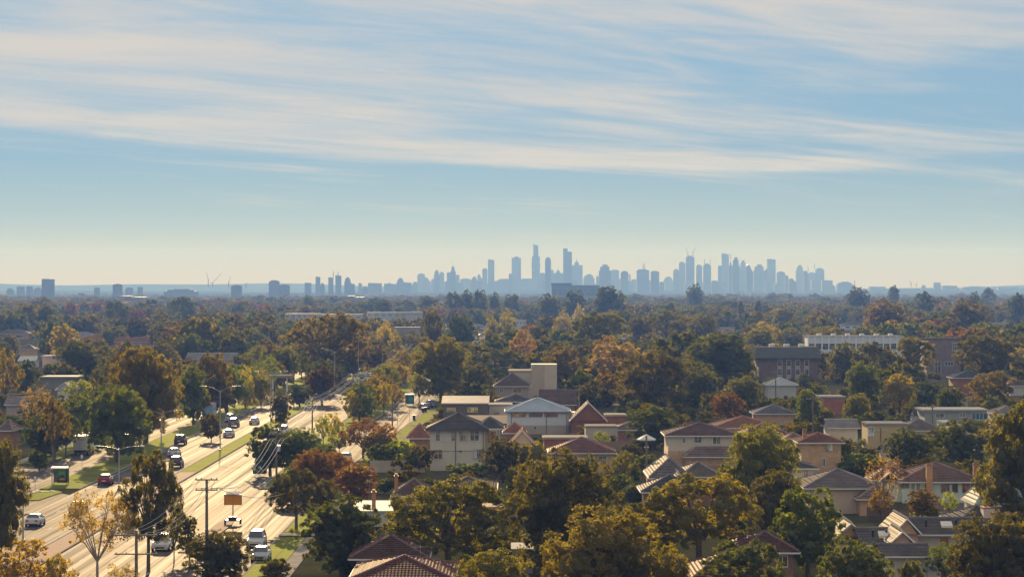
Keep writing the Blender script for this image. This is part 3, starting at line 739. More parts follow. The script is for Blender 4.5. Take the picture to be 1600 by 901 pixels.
 (772, 503, 456, 28, 'round', BLUEG, 'right middle tree of the dark hilltop clump'),
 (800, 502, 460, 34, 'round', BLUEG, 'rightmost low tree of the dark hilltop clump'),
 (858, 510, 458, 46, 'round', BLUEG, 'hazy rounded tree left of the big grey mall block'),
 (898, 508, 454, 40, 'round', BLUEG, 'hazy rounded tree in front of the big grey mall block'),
 (793, 545, 481, 36, 'poplar', GOLD, 'yellowish poplar clump above the car park'),
 (768, 545, 488, 30, 'poplar', GOLD, 'yellowish poplar left of the poplar clump'),
 (880, 535, 484, 36, 'poplar', GOLD, 'tall yellow poplar left of the spreading gum'),
 (905, 522, 474, 26, 'poplar', (0.16, 0.16, 0.06), 'pale green poplar behind the spreading gum'),
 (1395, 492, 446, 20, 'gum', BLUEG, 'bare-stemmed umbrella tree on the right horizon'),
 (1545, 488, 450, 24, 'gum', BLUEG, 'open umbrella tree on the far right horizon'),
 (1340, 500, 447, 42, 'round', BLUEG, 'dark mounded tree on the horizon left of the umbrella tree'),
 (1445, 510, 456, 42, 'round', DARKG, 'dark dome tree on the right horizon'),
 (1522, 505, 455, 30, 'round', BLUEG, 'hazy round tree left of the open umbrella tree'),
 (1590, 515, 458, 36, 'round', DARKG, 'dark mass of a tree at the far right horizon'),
 (1510, 540, 466, 80, 'round', DEEP, 'wide dark hazy tree above the maroon hall'),
 (1225, 520, 482, 50, 'round', OLIVE, 'olive tree in the haze behind the brick flats'),
 (1190, 560, 510, 60, 'round', OLIVE, 'olive tree just behind the mansard roof of the flats'),
 (1235, 548, 512, 50, 'round', GOLD, 'yellowish tree peeping over the mansard roof'),
 (1040, 540, 487, 70, 'gum', OLIVE, 'layered olive tree in the middle distance right of centre'),
 (1100, 545, 492, 64, 'round', OLIVE, 'bushy olive tree behind the broad deep green tree'),
 (1000, 545, 492, 60, 'round', DEEP, 'dim brown-green tree right of the spreading olive gum'),
 (720, 560, 492, 62, 'round', DARKG, 'grey-green mass of a tree right of the olive ball tree'),
 (640, 500, 470, 22, 'gum', BLUEG, 'small hazy tree above the grey block building'),
 (1150, 700, 672, 36, 'shrub', OLIVE, 'olive shrub by the terracotta roofs'),
 (1010, 740, 706, 50, 'shrub', MIDG, 'green garden shrub by the white garden umbrella'),
 (975, 750, 705, 45, 'open', OLIVE, 'leafy garden tree left of the thin street pole'),
 (985, 715, 690, 40, 'shrub', DEEP, 'brownish shrubs behind the white garden umbrella'),
 (1000, 800, 755, 60, 'shrub', DARKG, 'dark green shrub in front of the striped roof'),
 (770, 800, 762, 46, 'shrub', DARKG, 'dark shrub at the end of the low grey-brown roof'),
 (600, 772, 745, 46, 'shrub', MIDG, 'dark garden shrub left of the red brick chimney'),
 (835, 700, 678, 30, 'shrub', DARKG, 'shrub below the white house with the pale roof'),
 (940, 700, 674, 28, 'open', BRIGHT, 'palm-like bright green plant behind the red hip roof'),
 (1296, 742, 696, 36, 'shrub', MIDG, 'low green tree right of the orange brick house'),
 (1240, 712, 690, 60, 'shrub', GOLD, 'golden hedge in front of the orange brick house'),
 (1365, 700, 680, 50, 'shrub', MIDG, 'green shrubs left of the dark roof tops at right'),
]
for t in TL: tree(*t)
# ------------------------------------------------------------------ skyline
TCOL = [(0.10, 0.12, 0.15), (0.13, 0.14, 0.16), (0.08, 0.10, 0.13), (0.16, 0.16, 0.17)]
def tower(x0, x1, top, label, d=15000.0, kind='flat', group=None, base=None, name='tower', col=None, cat='tower'):
    d *= 0.7; w = (x1 - x0) * d / F; cxm = ((x0 + x1) / 2 - 800) * d / F
    h = HC + (HY - top) * d / F
    dep = min(max(w * 0.8, 14), 45); rr = random.Random(int(x0 * 7 + top * 3)); mb = MB()
    hw = w / 2
    def cbox(x0, x1, z0, z1, k=1.0): mb.box(x0, x1, dep * (1 - k) / 2, dep * (1 + k) / 2, z0, z1)
    if kind == 'flat':
        cbox(-hw, hw, 0, h * 0.965); cbox(-hw * .7, hw * .6, h * 0.965, h, .7)
    elif kind == 'step':
        cbox(-hw, hw, 0, h * .80); cbox(-hw * .8, hw * .75, h * .80, h * .93, .8); cbox(-hw * .4, hw * .45, h * .93, h, .6)
    elif kind == 'round':
        n = 9; cbox(-hw, hw, 0, h * .88)
        for i in range(n):
            a = i / n; b = (i + 1) / n; k = math.sqrt(1 - ((a + b) / 2) ** 2); cbox(-hw * k, hw * k, h * (.88 + .12 * a), h * (.88 + .12 * b), k)
    elif kind == 'stagger':
        cbox(-hw, 0, 0, h); cbox(0.01, hw, 0, h * .93, .95)
    elif kind == 'slope':
        mb.add([(-hw, 0, 0), (hw, 0, 0), (hw, 0, h * .72), (hw * .35, 0, h * .86), (-hw * .2, 0, h), (-hw, 0, h * .95)] + [(-hw, dep, 0), (hw, dep, 0), (hw, dep, h * .72), (hw * .35, dep, h * .86), (-hw * .2, dep, h), (-hw, dep, h * .95)],
               [(0, 1, 2, 3, 4, 5), (11, 10, 9, 8, 7, 6)] + [(i, 6 + i, 6 + (i + 1) % 6, (i + 1) % 6) for i in range(6)])
    elif kind == 'spire':
        cbox(-hw, hw, 0, h * .72); cbox(-hw * .62, hw * .62, h * .72, h * .80, .8)
        for i in range(6): k = math.cos(i / 6 * 1.35); cbox(-hw * .55 * k, hw * .55 * k, h * (.80 + .012 * i), h * (.80 + .012 * (i + 1)), .55 * k)
        mb.tube((0, dep / 2, h * .86), (0, dep / 2, h), w * .05, w * .02, 5)
    elif kind == 'peak':
        cbox(-hw, hw, 0, h * .82); cbox(-hw * .5, hw * .3, h * .82, h * .9, .8); mb.tube((-hw * .1, dep / 2, h * .88), (-hw * .1, dep / 2, h), w * .10, w * .01, 5)
    elif kind == 'flat2': cbox(-hw, hw, 0, h * .985); cbox(-hw, hw * .1, h * .985, h, .9)
    elif kind == 'sq': cbox(-hw, hw, 0, h * .965); cbox(-hw * .4, hw * .45, h * .965, h, .7)
    elif kind == 'tallest':
        cbox(-hw, hw, 0, h * .76); cbox(-hw * .64, hw * .60, h * .76, h * .985, .8); cbox(-hw * .8, -hw * .2, h * .985, h, .5); cbox(-hw * 1.2, hw * 1.2, h * .555, h * .58, 1.1)
    # floor bands and corner fins give the face its depth
    nb = int(h / 16)
    for i in range(1, nb):
        z = h * .7 * i / nb; mb.box(-hw - .5, hw + .5, -.5, -.02, z, z + 2.5)
    o = mb.build(name, TOWER, None, (cxm, d, 0), -math.atan2(cxm, d) * 0.0)
    o.color = (*(col or rr.choice(TCOL)), 1); tagobj(o, label, cat, group); return o
TW = [
 (644, 653, 440, 'low block left of the domed apartment tower', 'step'), (652, 664, 427, 'domed tower at the left end of the main skyline', 'round'), (663, 673, 433, 'sloping tower right of the domed end tower', 'slope'),
 (678, 686.5, 421.5, 'flat tower left of the spire tower', 'step'), (686.5, 694, 424.5, 'rounded shoulder tower beside the flat tower', 'round'), (698, 704, 425, 'narrow tower hugging the spire tower from the left', 'flat'),
 (703.5, 712, 409, 'domed tower with a thin spire', 'spire'), (712, 718, 429, 'short tower right of the spire tower', 'flat'), (719, 736, 435, 'long low tower block right of the spire tower', 'flat'), (736, 746, 432, 'low slab before the slender slab tower', 'step'), (746, 754, 428, 'stepping tower rising to the slender slab', 'slope'),
 (753.6, 761.6, 419, 'shorter neighbour left of the slender slab tower', 'flat'), (762.4, 772.4, 405, 'slender flat-topped slab tower standing apart', 'slab'), (773, 782, 438, 'low block right of the slender slab tower', 'step'), (786, 795, 437, 'low block left of the wide square tower', 'slope'),
 (795, 799.6, 427, 'thin annex beside the wide square tower', 'flat'), (799.5, 814, 400.5, 'wide square tower with a small crown', 'step2'), (814, 831, 435, 'long low block between the square and tallest towers', 'flat'),
 (831, 843.6, 381.8, 'tallest tower of the skyline with a narrower top', 'tall'), (843.6, 851.6, 426, 'low tower right of the tallest', 'flat'), (851.6, 861, 401.5, 'round-cornered tower right of the tallest', 'round'), (861, 865, 421, 'narrow low tower between two tall ones', 'flat'), (865, 881, 419, 'bumpy low tower before the twin blade tower', 'peak'),
 (880, 893.6, 388, 'second tallest tower stepped like two blades', 'stagger'), (893.6, 910.4, 404, 'pointed tower right of the blade tower', 'peak'), (911.5, 929, 428, 'low broad block right of the pointed tower', 'step'),
 (931.5, 936.5, 431, 'tiny block left of the broad stepped tower', 'flat'), (936, 954.5, 413, 'broad stepped tower in the middle gap', 'step'), (954.5, 967.5, 421, 'right wing of the broad stepped tower', 'flat'), (970, 982, 423, 'square tower standing between the skyline groups', 'round'), (983, 985.5, 428, 'sliver tower between the groups', 'flat'),
 (987, 995, 436, 'small low block left of the crane-topped tower', 'flat'), (995, 1014.5, 420.5, 'wide tower with two cranes on top', 'flat'), (1017, 1030, 423, 'plain box tower right of the wide crane tower', 'flat'), (1031, 1037, 440, 'low far block between crane towers', 'flat'),
 (1037, 1052, 432, 'low stepped block left of the tall crane tower', 'step'), (1052, 1061, 420, 'mid-height tower left of the tall crane tower', 'round'), (1061, 1071, 409, 'tower touching the tall crane tower on its left', 'flat'), (1072, 1085, 399.5, 'tall tower under construction with cranes', 'flat'),
 (1088, 1097, 413.5, 'slim tower right of the tall crane tower', 'flat'), (1099, 1111, 411.5, 'tower with two roof masts', 'round'), (1112, 1122, 438, 'low block in the gap before the main cluster', 'flat'),
 (1122, 1128.5, 414.5, 'left shoulder tower of the main right cluster', 'flat'), (1127.8, 1139, 395.7, 'highest square tower of the right cluster', 'slab'), (1139, 1145, 404.5, 'tower with an antenna beside the highest square one', 'peak'), (1144.5, 1155.5, 401.8, 'dark stepped tower right of the antenna tower', 'step'), (1156, 1166.5, 406.5, 'peaked tower in the right cluster', 'step'),
 (1166, 1177, 412.5, 'sloped tower in the right cluster', 'slope'), (1178, 1195.5, 413, 'broad rounded tower in the right cluster', 'step'), (1196, 1199.5, 420, 'sliver tower left of the lone flat tower', 'flat'), (1199, 1212, 404.3, 'lone flat-topped tower right of the cluster', 'slab'), (1214, 1227, 423.7, 'curved low tower after the lone flat tower', 'round'), (1227, 1232, 430, 'small step after the curved low tower', 'flat'),
 (1233, 1244.5, 434, 'low block before the last tall group', 'slope'), (1244, 1256, 414, 'twin-topped tower of the last tall group', 'step'), (1256, 1262, 423, 'shoulder tower of the last tall group', 'flat'), (1262, 1275, 425, 'arched tower of the last tall group', 'round'), (1274.5, 1288, 418.5, 'egg-shaped tower ending the skyline', 'round'),
 (1288, 1305, 443.5, 'far low blocks right of the egg-shaped tower', 'step'), (1308, 1334, 440, 'isolated long block right of the skyline', 'step'),
]
for x0, x1, top, lab, k in TW:
    if k == 'slab':
        tower(x0, x1, top, lab, 15000, 'flat2')
    elif k == 'step2': tower(x0, x1, top, lab, 15000, 'sq')
    elif k == 'tall': tower(x0, x1, top, lab, 15000, 'tallest')
    else: tower(x0, x1, top, lab, 15000 + (int(x0 * 13) % 9 - 6) * 420.0, k)

MID = [
 (10, 20, 450, 9000), (26, 37, 447.3, 9000), (41, 50, 447, 9000), (52, 64, 449, 9000), (65, 83, 435.5, 7200), (147, 155, 449, 9000), (176, 190, 443.2, 7200), (196, 207, 449, 8500), (215, 222, 448, 8500),
 (256, 306, 451, 7800), (361, 377, 445, 7200), (420, 436, 437.5, 8000), (436, 452, 444, 8000), (476, 486, 441.5, 10000), (493, 500, 432, 10000), (500, 507, 442, 10000), (513, 520.5, 433, 10000), (524, 533, 430, 10000), (538, 548, 433, 10000), (548, 554, 443, 10000),
 (560, 565, 442, 11000), (566, 575, 447, 11000), (575, 596, 442, 11000), (600, 620, 443, 12000), (620, 631, 434, 12000), (631, 643, 441, 12000), (1359, 1384, 447.5, 14000), (1440, 1447, 445, 14000), (1459.5, 1470, 441, 14000), (1473, 1496, 446, 14000), (1503, 1544, 447, 14000), (1560, 1590, 448.5, 14000),
]
ML = ['squat hazy block at the far left of the horizon', 'second hazy block from the left edge', 'third hazy block from the left edge, stepped', 'pale low block just left of the dark slab office', 'dark slab office tower standing alone at left',
 'small hazy block right of the dark slab office', 'domed dark block in the left horizon', 'pale block right of the domed dark block', 'little tower right of the pale block', 'long low hospital roofline at left', 'domed block right of the construction cranes',
 'dark domed office left of the small tower group', 'low annex of the dark domed office', 'low block before the small tower group', 'tallest slim tower of the small left group', 'low block beside the slim tower', 'second tower of the small left group', 'third tower of the small group with masts', 'stepped fourth tower of the small left group', 'low end of the small left group',
 'narrow block between the groups at left', 'low shed roof between the groups', 'long flat block right of the small group', 'stepped low row before the main skyline', 'gabled tower before the main skyline', 'low row joining the main skyline',
 'low hazy row on the right horizon', 'tiny hazy block on the right horizon', 'square hazy block on the right horizon', 'low block right of the square hazy one', 'long low hazy row at right', 'faint row at the far right horizon']
for i, ((x0, x1, top, d), lab) in enumerate(zip(MID, ML)):
    k = 'round' if 'domed' in lab else 'step' if i % 3 == 0 and i not in (4,) else 'flat2'
    tower(x0, x1, top, lab, d, k, name='office_block', cat='building')
# big grey mall block and other mid-distance masses
def mall(x0, x1, top, yb, label, col, h2=None, name='long_building'):
    x, d = G((x0 + x1) / 2, yb); w = (x1 - x0) * d / F; h = HC - (top - HY) * d / F
    root = thing(name, label, 'building', (x, d, 0))
    o = MB().box(-w / 2, w / 2, 0, 40, 0, h * .9).build('wall', TOWER, root); o.color = (*col, 1)
    o = MB().box(-w / 2 - 1, -w * .08, -1, 41, h * .9 + .01, h).build('parapet', TOWER, root); o.color = (*[c * .8 for c in col], 1)
    for i in range(9):
        a = -w / 2 + w * (i + .3) / 9; o = MB().box(a, a + w / 16, -.25, -.02, h * .45, h * .72).build('window', GLASS, root); o.color = (.05, .06, .08, 1)
    return root
mall(862, 937, 442, 476, 'big grey mall block in the haze below the skyline', (.10, .12, .15))
mall(188, 226, 462, 480, 'ribbed grey block in the haze at left', (.22, .2, .19))
mall(543, 568, 462, 482, 'pinkish block in the haze under the small tower group', (.25, .2, .19))
def crane(px, base, top, d, jib, label, group=None):
    """tower crane: mast from BASE row to TOP row, luffing jib reaching jib=(dx, dy) photo pixels"""
    d *= 0.7; x = (px - 800) * d / F; zb = HC + (HY - base) * d / F; zt = HC + (HY - top) * d / F; s = d / F
    root = thing('crane', label, 'crane', (x, d + 6, zb)); h = zt - zb
    t = 0.55 * s
    MB().tube((0, 0, 0), (0, 0, h), t, t, 4).build('mast', DARK, root)
    MB().tube((0, 0, h * .9), (jib[0] * s, 0, h * .9 + jib[1] * s), t * .7, t * .5, 4).build('jib', DARK, root)
    MB().tube((0, 0, h * .9), (-jib[0] * s * .3, 0, h * .9), t * .8, t * .8, 4).build('counterweight', DARK, root)
for a in ((325, 448, 436, 9000, (-3, 12), 'crane leaning left on the left horizon'), (332, 449, 441, 9000, (13, 15), 'long-jibbed crane leaning right on the left horizon'), (357, 449, 440, 9000, (3, 9), 'short crane left of the domed block'), (384, 450, 443, 9000, (2, 3), 'tiny crane right of the domed block'),
          (520.5, 433, 425, 10000, (0.4, 3), 'mast crane on the second small tower'), (528, 430, 426, 10000, (1, 3), 'mast crane on the third small tower'),
          (1005, 420.5, 413, 15000, (-2, 5), 'left crane above the wide tower'), (1007, 420.5, 413, 15000, (3, 6), 'right crane above the wide tower'),
          (1075, 399.5, 394, 15000, (-4, 8), 'left-leaning crane on the tall construction tower'), (1083, 400, 393, 15000, (5, 8), 'right-leaning crane on the tall construction tower'), (1101, 412, 405, 15000, (0.3, 2), 'thin left mast on the two-mast tower'), (1110, 412, 407, 15000, (-1, 3), 'thin right mast on the two-mast tower'),
          (1142, 404, 396, 15000, (.3, 1), 'antenna above the right cluster'), (1263, 424, 418, 15000, (-2, 4), 'little crane over the arched tower'), (1273, 420, 414, 15000, (-1, 4), 'little crane beside the egg-shaped tower'), (1424, 448, 441, 12000, (-3, 5), 'faint crane on the right horizon'), (1432, 448, 444, 12000, (2, 4), 'second faint crane on the right horizon'), (1336, 446, 438, 12000, (.3, 1), 'thin mast right of the isolated long block')):
    crane(*a)

rl = random.Random(77); TL_ = [((a + b) / 2, n) for a, b, _, n, _ in TW] + [((m[0] + m[1]) / 2, n) for m, n in zip(MID, ML)]; ULB = set()
def footlabel(xm):
    for xt, n in sorted(TL_, key=lambda t: abs(t[0] - xm)):
        for side in (('left', 'right')[xm > xt],):
            l = f'low block at the {side} foot of the {n}'
            if l not in ULB and len(l.split()) <= 16: ULB.add(l); return l
for i in range(46):
    x0 = 600 + i * 15.2 + rl.uniform(-4, 4); wv = rl.uniform(7, 20)
    tower(x0, x0 + wv, rl.uniform(435, 442.5) if 650 < x0 < 1285 else rl.uniform(441, 445), footlabel(x0 + wv / 2), rl.uniform(13500, 15800), rl.choice(['step', 'flat2', 'flat']), group='low blocks at the foot of the skyline')
# ------------------------------------------------------------------ houses
HAZE_COLOR = (0.135, 0.275, 0.72); HAZE_DENSITY = 1.95e-4; HAZE_ANISO = 0.0
HOUSEBOX = []; LANDMARKS = []; KEEP0 = []
def V3(*a): return Vector(a)
def courses(mb, A, B, C, D, step=0.5, lift=0.10):
    """lay rows of tiles on the plane eave A-B, top D-C: every row's lower edge stands proud"""
    A, B, C, D = map(Vector, (A, B, C, D)); nrm = (B - A).cross(D - A)
    if nrm.length < 1e-6: nrm = (B - A).cross(C - A)
    nrm.normalize()
    if nrm.z < 0: nrm = -nrm
    L = ((D + C) / 2 - (A + B) / 2).length; n = max(2, int(L / step))
    for i in range(n):
        t0, t1 = i / n, min(1.0, (i + 1.12) / n)
        a, b = A.lerp(D, t0) + nrm * lift, B.lerp(C, t0) + nrm * lift; c, d = B.lerp(C, t1) + nrm * .004, A.lerp(D, t1) + nrm * .004
        mb.poly(tuple(a), tuple(b), tuple(c), tuple(d)); mb.poly(tuple(a - nrm * (lift + .01)), tuple(b - nrm * (lift + .01)), tuple(b), tuple(a))
def plain(mb, A, B, C, D, step=0, lift=0):
    A, B, C, D = map(Vector, (A, B, C, D)); n = max(1, int((B - A).length / 0.8))
    mb.poly(tuple(A), tuple(B), tuple(C), tuple(D))
    nrm = (B - A).cross(((C + D) / 2) - A).normalized()
    if nrm.z < 0: nrm = -nrm
    for i in range(1, n):                      # standing ribs
        t = i / n; p, q = A.lerp(B, t), D.lerp(C, t)
        w = (B - A).normalized() * .03
        mb.poly(tuple(p - w), tuple(p + nrm * .04), tuple(q + nrm * .04), tuple(q - w)); mb.poly(tuple(p + nrm * .04), tuple(p + w), tuple(q + w), tuple(q + nrm * .04))
def make_roof(root, kind, w, dep, ze, zr, oh, rc, metal=False, x0=0.0, y0=0.0, inset=None, cap=True, gut=(.75, .73, .68)):
    """roof over the wall rectangle centred on x0, front at y0"""
    L, R, Fy, By = x0 - w / 2 - oh, x0 + w / 2 + oh, y0 - oh, y0 + dep + oh; mb = MB(); pl = plain if metal else courses; caps = []
    yc = (Fy + By) / 2; xc = x0; e = ze
    if kind == 'hip':
        k = (By - Fy) / 2 if inset is None else inset; k = min(k, (R - L) / 2 - 0.01); P, Q = (L + k, yc, zr), (R - k, yc, zr)
        pl(mb, (L, Fy, e), (R, Fy, e), Q, P); pl(mb, (R, By, e), (L, By, e), P, Q); pl(mb, (L, By, e), (L, Fy, e), P, P); pl(mb, (R, Fy, e), (R, By, e), Q, Q)
        caps = [((L, Fy, e), P), ((R, Fy, e), Q), ((L, By, e), P), ((R, By, e), Q), (P, Q)]
    elif kind == 'hipy':
        k = (R - L) / 2; P, Q = (xc, Fy + k, zr), (xc, max(Fy + k + .02, By - k), zr)
        pl(mb, (L, Fy, e), (R, Fy, e), P, P); pl(mb, (R, By, e), (L, By, e), Q, Q); pl(mb, (L, By, e), (L, Fy, e), P, Q); pl(mb, (R, Fy, e), (R, By, e), Q, P)
        caps = [((L, Fy, e), P), ((R, Fy, e), P), ((L, By, e), Q), ((R, By, e), Q), (P, Q)]
    elif kind == 'gablex':
        P, Q = (L, yc, zr), (R, yc, zr); pl(mb, (L, Fy, e), (R, Fy, e), Q, P); pl(mb, (R, By, e), (L, By, e), P, Q); caps = [(P, Q)]
    elif kind == 'gabley':
        P, Q = (xc, Fy, zr), (xc, By, zr); pl(mb, (L, By, e), (L, Fy, e), P, Q); pl(mb, (R, Fy, e), (R, By, e), Q, P); caps = [(P, Q)]
        fb = MB()
        for X in (L, R):
            a, b = Vector((X, Fy - .06, e - .12)), Vector((xc, Fy - .06, zr - .08)); u = Vector((0, 0, .22)); t = Vector((0, .05, 0))
            fb.add([tuple(p) for p in (a, b, b + u, a + u, a + t, b + t, b + u + t, a + u + t)], [(0, 1, 2, 3), (7, 6, 5, 4), (0, 4, 5, 1), (3, 2, 6, 7), (0, 3, 7, 4), (1, 5, 6, 2)])
        o = fb.build('bargeboard', PAINT, root); o.color = (.8, .78, .74, 1)
    elif kind == 'flat':
        rc = tuple(c * .62 for c in rc); mb.box(L, R, Fy, By, e, e + .28); mb.box(L + .25, R - .25, Fy + .25, By - .25, e + .285, e + .34)
    elif kind == 'skillion':
        mb.add([(L, Fy, e), (R, Fy, e), (R, By, zr), (L, By, zr), (L, Fy, e + .2), (R, Fy, e + .2), (R, By, zr + .2), (L, By, zr + .2)], [(0, 3, 2, 1), (4, 5, 6, 7), (0, 1, 5, 4), (1, 2, 6, 5), (2, 3, 7, 6), (3, 0, 4, 7)])
    if kind not in ('flat', 'skillion'): mb.poly((L + .02, Fy + .02, e - .02), (L + .02, By - .02, e - .02), (R - .02, By - .02, e - .02), (R - .02, Fy + .02, e - .02))
    ro = mb.build('roof', METALROOF if (metal or kind in ('flat', 'skillion')) else TILE, root); ro.color = (*rc, 1)
    if cap and kind not in ('flat', 'skillion'):
        for a, b in caps:
            up = Vector((0, 0, .07)); a, b = Vector(a), Vector(b)
            if (b - a).length > .4:
                o = MB().tube(tuple(a + up), tuple(b + up), .13, .13, 6).build('ridge_cap', METALROOF if metal else TILE, ro); o.color = (*[min(1, c * 1.5 + .03) for c in rc], 1)  # caps coloured lighter than the roof: sun-caught ridges put into the colour
        g = MB()
        for a in ((L, R, Fy - .11, Fy), (L, R, By, By + .11)): 
            if kind != 'gabley': g.box(a[0], a[1], a[2], a[3], e - .17, e - .02)
        if kind != 'gablex': g.box(L - .11, L, Fy, By, e - .17, e - .02); g.box(R, R + .11, Fy, By, e - .17, e - .02)
        o = g.build('gutter', PAINT, root); o.color = (*gut, 1)
    return ro
def window(root, u0, u1, z0, z1, y=0.0, fc=(.75, .74, .7), gc=(.10, .10, .10), mull=1, side=0, X=0.0, cur=None):
    fr = MB(); t = .07
    def bx(m, a, b, c, d, p, q):   # a..b along the wall, c..d up, p..q outwards
        if side == 0: m.box(a, b, y - q, y - p, c, d)
        else: m.box(X + side * p if side > 0 else X - q, X + q if side > 0 else X - p, a, b, c, d)
    bx(fr, u0 - t, u1 + t, z1, z1 + t, 0, .07); bx(fr, u0 - t, u1 + t, z0 - t - .02, z0, 0, .10); bx(fr, u0 - t, u0, z0, z1, 0, .07); bx(fr, u1, u1 + t, z0, z1, 0, .07)
    for i in range(mull): m = u0 + (u1 - u0) * (i + 1) / (mull + 1); bx(fr, m - .03, m + .03, z0, z1, 0, .06)
    if z1 - z0 > 1.3: m = z0 + (z1 - z0) * .62; bx(fr, u0, u1, m - .02, m + .02, 0, .055)
    f = fr.build('window', PAINT, root); f.color = (*fc, 1)
    n = mull + 1
    for i in range(n):
        a, b = u0 + (u1 - u0) * i / n, u0 + (u1 - u0) * (i + 1) / n; p = MB(); bx(p, a, b, z0, z1, 0.002, .035); g = p.build('pane', GLASS, f); g.color = (*gc, 1)
    if cur:
        c = MB(); a, b = u0 + (u1 - u0) * cur[0], u0 + (u1 - u0) * cur[1]; bx(c, a, b, z0 + .02, z1 - .02, .036, .042); o = c.build('curtain', PAINT, f); o.color = (.62, .6, .55, 1)
    return f
def chimney(root, x, y, z0, z1, w=.9, d=.6, col=(.36, .17, .08)):
    c = MB(); c.box(x - w / 2, x + w / 2, y - d / 2, y + d / 2, z0, z1 - .25); o = c.build('chimney', BRICK, root); o.color = (*col, 1)
    k = MB(); k.box(x - w / 2 - .06, x + w / 2 + .06, y - d / 2 - .06, y + d / 2 + .06, z1 - .25, z1 - .12); k.tube((x - w * .2, y, z1 - .12), (x - w * .2, y, z1 + .12), .13, .11, 8); k.tube((x + w * .2, y, z1 - .12), (x + w * .2, y, z1 + .12), .13, .11, 8)
    q = k.build('chimney_pot', PAINT, o); q.color = (.30, .14, .08, 1)
def H(x0, x1, yb, ye, yr, dep, roof, wm, wc, rc, label, short, wins=(), chim=(), oh=.5, metal=False, rz=0.0, name='house', inset=None, lower=None, keep=None, gut=(.75, .73, .68), extra=None, cat='house', wy=0.0, group=None):
    """x0,x1: wall corners, yb: foot row, ye: eave row, yr: ridge row (photo pixels); everything inside is metres"""
    xc, d = G((x0 + x1) / 2, yb); s = F / d; w = (x1 - x0) / s
    ze = HC - (ye - HY) * (d - oh) / F
    dr = d + (dep / 2 if roof in ('hip', 'gablex') else w / 2 if roof == 'hipy' else dep if roof == 'skillion' else 0.0)
    zr = HC - (yr - HY) * dr / F
    root = thing(name, label, cat, (xc, d, 0), rz, group)
    wb = MB(); WM = {'b': BRICK, 'w': WALL, 't': WALL}[wm]
    z0 = -.3
    if lower:
        zl = HC - (lower[0] - HY) * d / F; o = MB().box(-w / 2 - .04, w / 2 + .04, -.04, dep + .04, -.3, zl).build('lower_wall', {'b': BRICK, 'w': WALL}[lower[1]], root); o.color = (*lower[2], 1); z0 = zl + .003
    wb.box(-w / 2, w / 2, 0, dep, z0, ze - .03)
    if roof == 'gabley': wb.add([(-w / 2, 0, ze - .03), (w / 2, 0, ze - .03), (0, 0, zr - .06), (-w / 2, dep, ze - .03), (w / 2, dep, ze - .03), (0, dep, zr - .06)], [(0, 1, 2), (5, 4, 3)])
    if roof == 'gablex': wb.add([(-w / 2, 0, ze - .03), (-w / 2, dep, ze - .03), (-w / 2, dep / 2, zr - .08), (w / 2, 0, ze - .03), (w / 2, dep, ze - .03), (w / 2, dep / 2, zr - .08)], [(2, 1, 0), (3, 4, 5)])
    o = wb.build('wall', WM, root); o.color = (*wc, 1)
    make_roof(root, roof, w, dep, ze, zr, oh, rc, metal, inset=inset, gut=gut)
    for wn in wins:
        a, b, t, bt = wn[:4]; kw = wn[4] if len(wn) > 4 else {}
        window(root, (a - (x0 + x1) / 2) / s, (b - (x0 + x1) / 2) / s, HC - (bt - HY) * d / F, HC - (t - HY) * d / F, y=-.04 if (lower and t > lower[0]) else 0, **kw)
    for c in chim:
        cxp, ct, cw = c[:3]; chimney(root, (cxp - (x0 + x1) / 2) / s, c[3] if len(c) > 3 else dep * .5, (ze if not (len(c) > 4 and c[4] < 0) else 0) - .2, HC - (ct - HY) * (d + (c[3] if len(c) > 3 else dep * .5)) / F, w=cw / s, col=(c[5] if len(c) > 5 else (.36, .17, .08)))
    if extra: extra(root, w, dep, ze, zr, s, d)
    HOUSEBOX.append((xc, d, w + 1, dep)); LANDMARKS.append((xc, d, short))
    kb = keep if keep is not None else min(yb, ye + (yb - ye) * .7)
    KEEP0.append((x0 - 2, x1 + 2, yr, kb, d))
    return root
BR = (.34, .18, .11); OB = (.54, .34, .18); CREAM = (.68, .62, .49); BEIGE = (.50, .44, .34); MINT = (.64, .74, .65); PEACH = (.66, .42, .27)
T_MAR = (.14, .068, .06); T_BRN = (.20, .145, .125); T_GRY = (.17, .155, .15); T_RED = (.28, .13, .09); T_DK = (.10, .095, .098)
DK = dict(gc=(.05, .05, .05)); LIT = dict(gc=(.55, .42, .2), fc=(.3, .27, .22)); WB = dict(fc=(.75, .74, .72), gc=(.16, .18, .17))  # LIT: the look of a lit window put into the pane colour
# bottom edge
H(556, 700, 960, 905, 868, 12, 'hip', 'b', (.2, .11, .07), T_MAR, 'maroon tiled roof of a house cut by the bottom edge', 'maroon roof', oh=.6, keep=905)
H(556, 660, 925, 872, 836, 10, 'hip', 'b', (.22, .12, .07), (.105, .06, .05), 'dark brown tiled house behind the maroon roof, brown brick wall below', 'dark brown tiled house',
  wins=((568, 580, 878, 890, DK), (592, 612, 877, 892, DK)), oh=.6, keep=900)
H(1085, 1200, 965, 908, 862, 12, 'hip', 'b', (.2, .11, .07), T_MAR, 'maroon tiled house low at right centre behind the grey-green tree', 'low maroon house', keep=880)
H(1165, 1240, 915, 862, 830, 11, 'hip', 'b', (.25, .13, .08), (.11, .06, .055), 'dark maroon hipped house left of the deep shade tree', 'dark maroon hipped house', keep=888, wins=((1215, 1230, 868, 884, DK),))
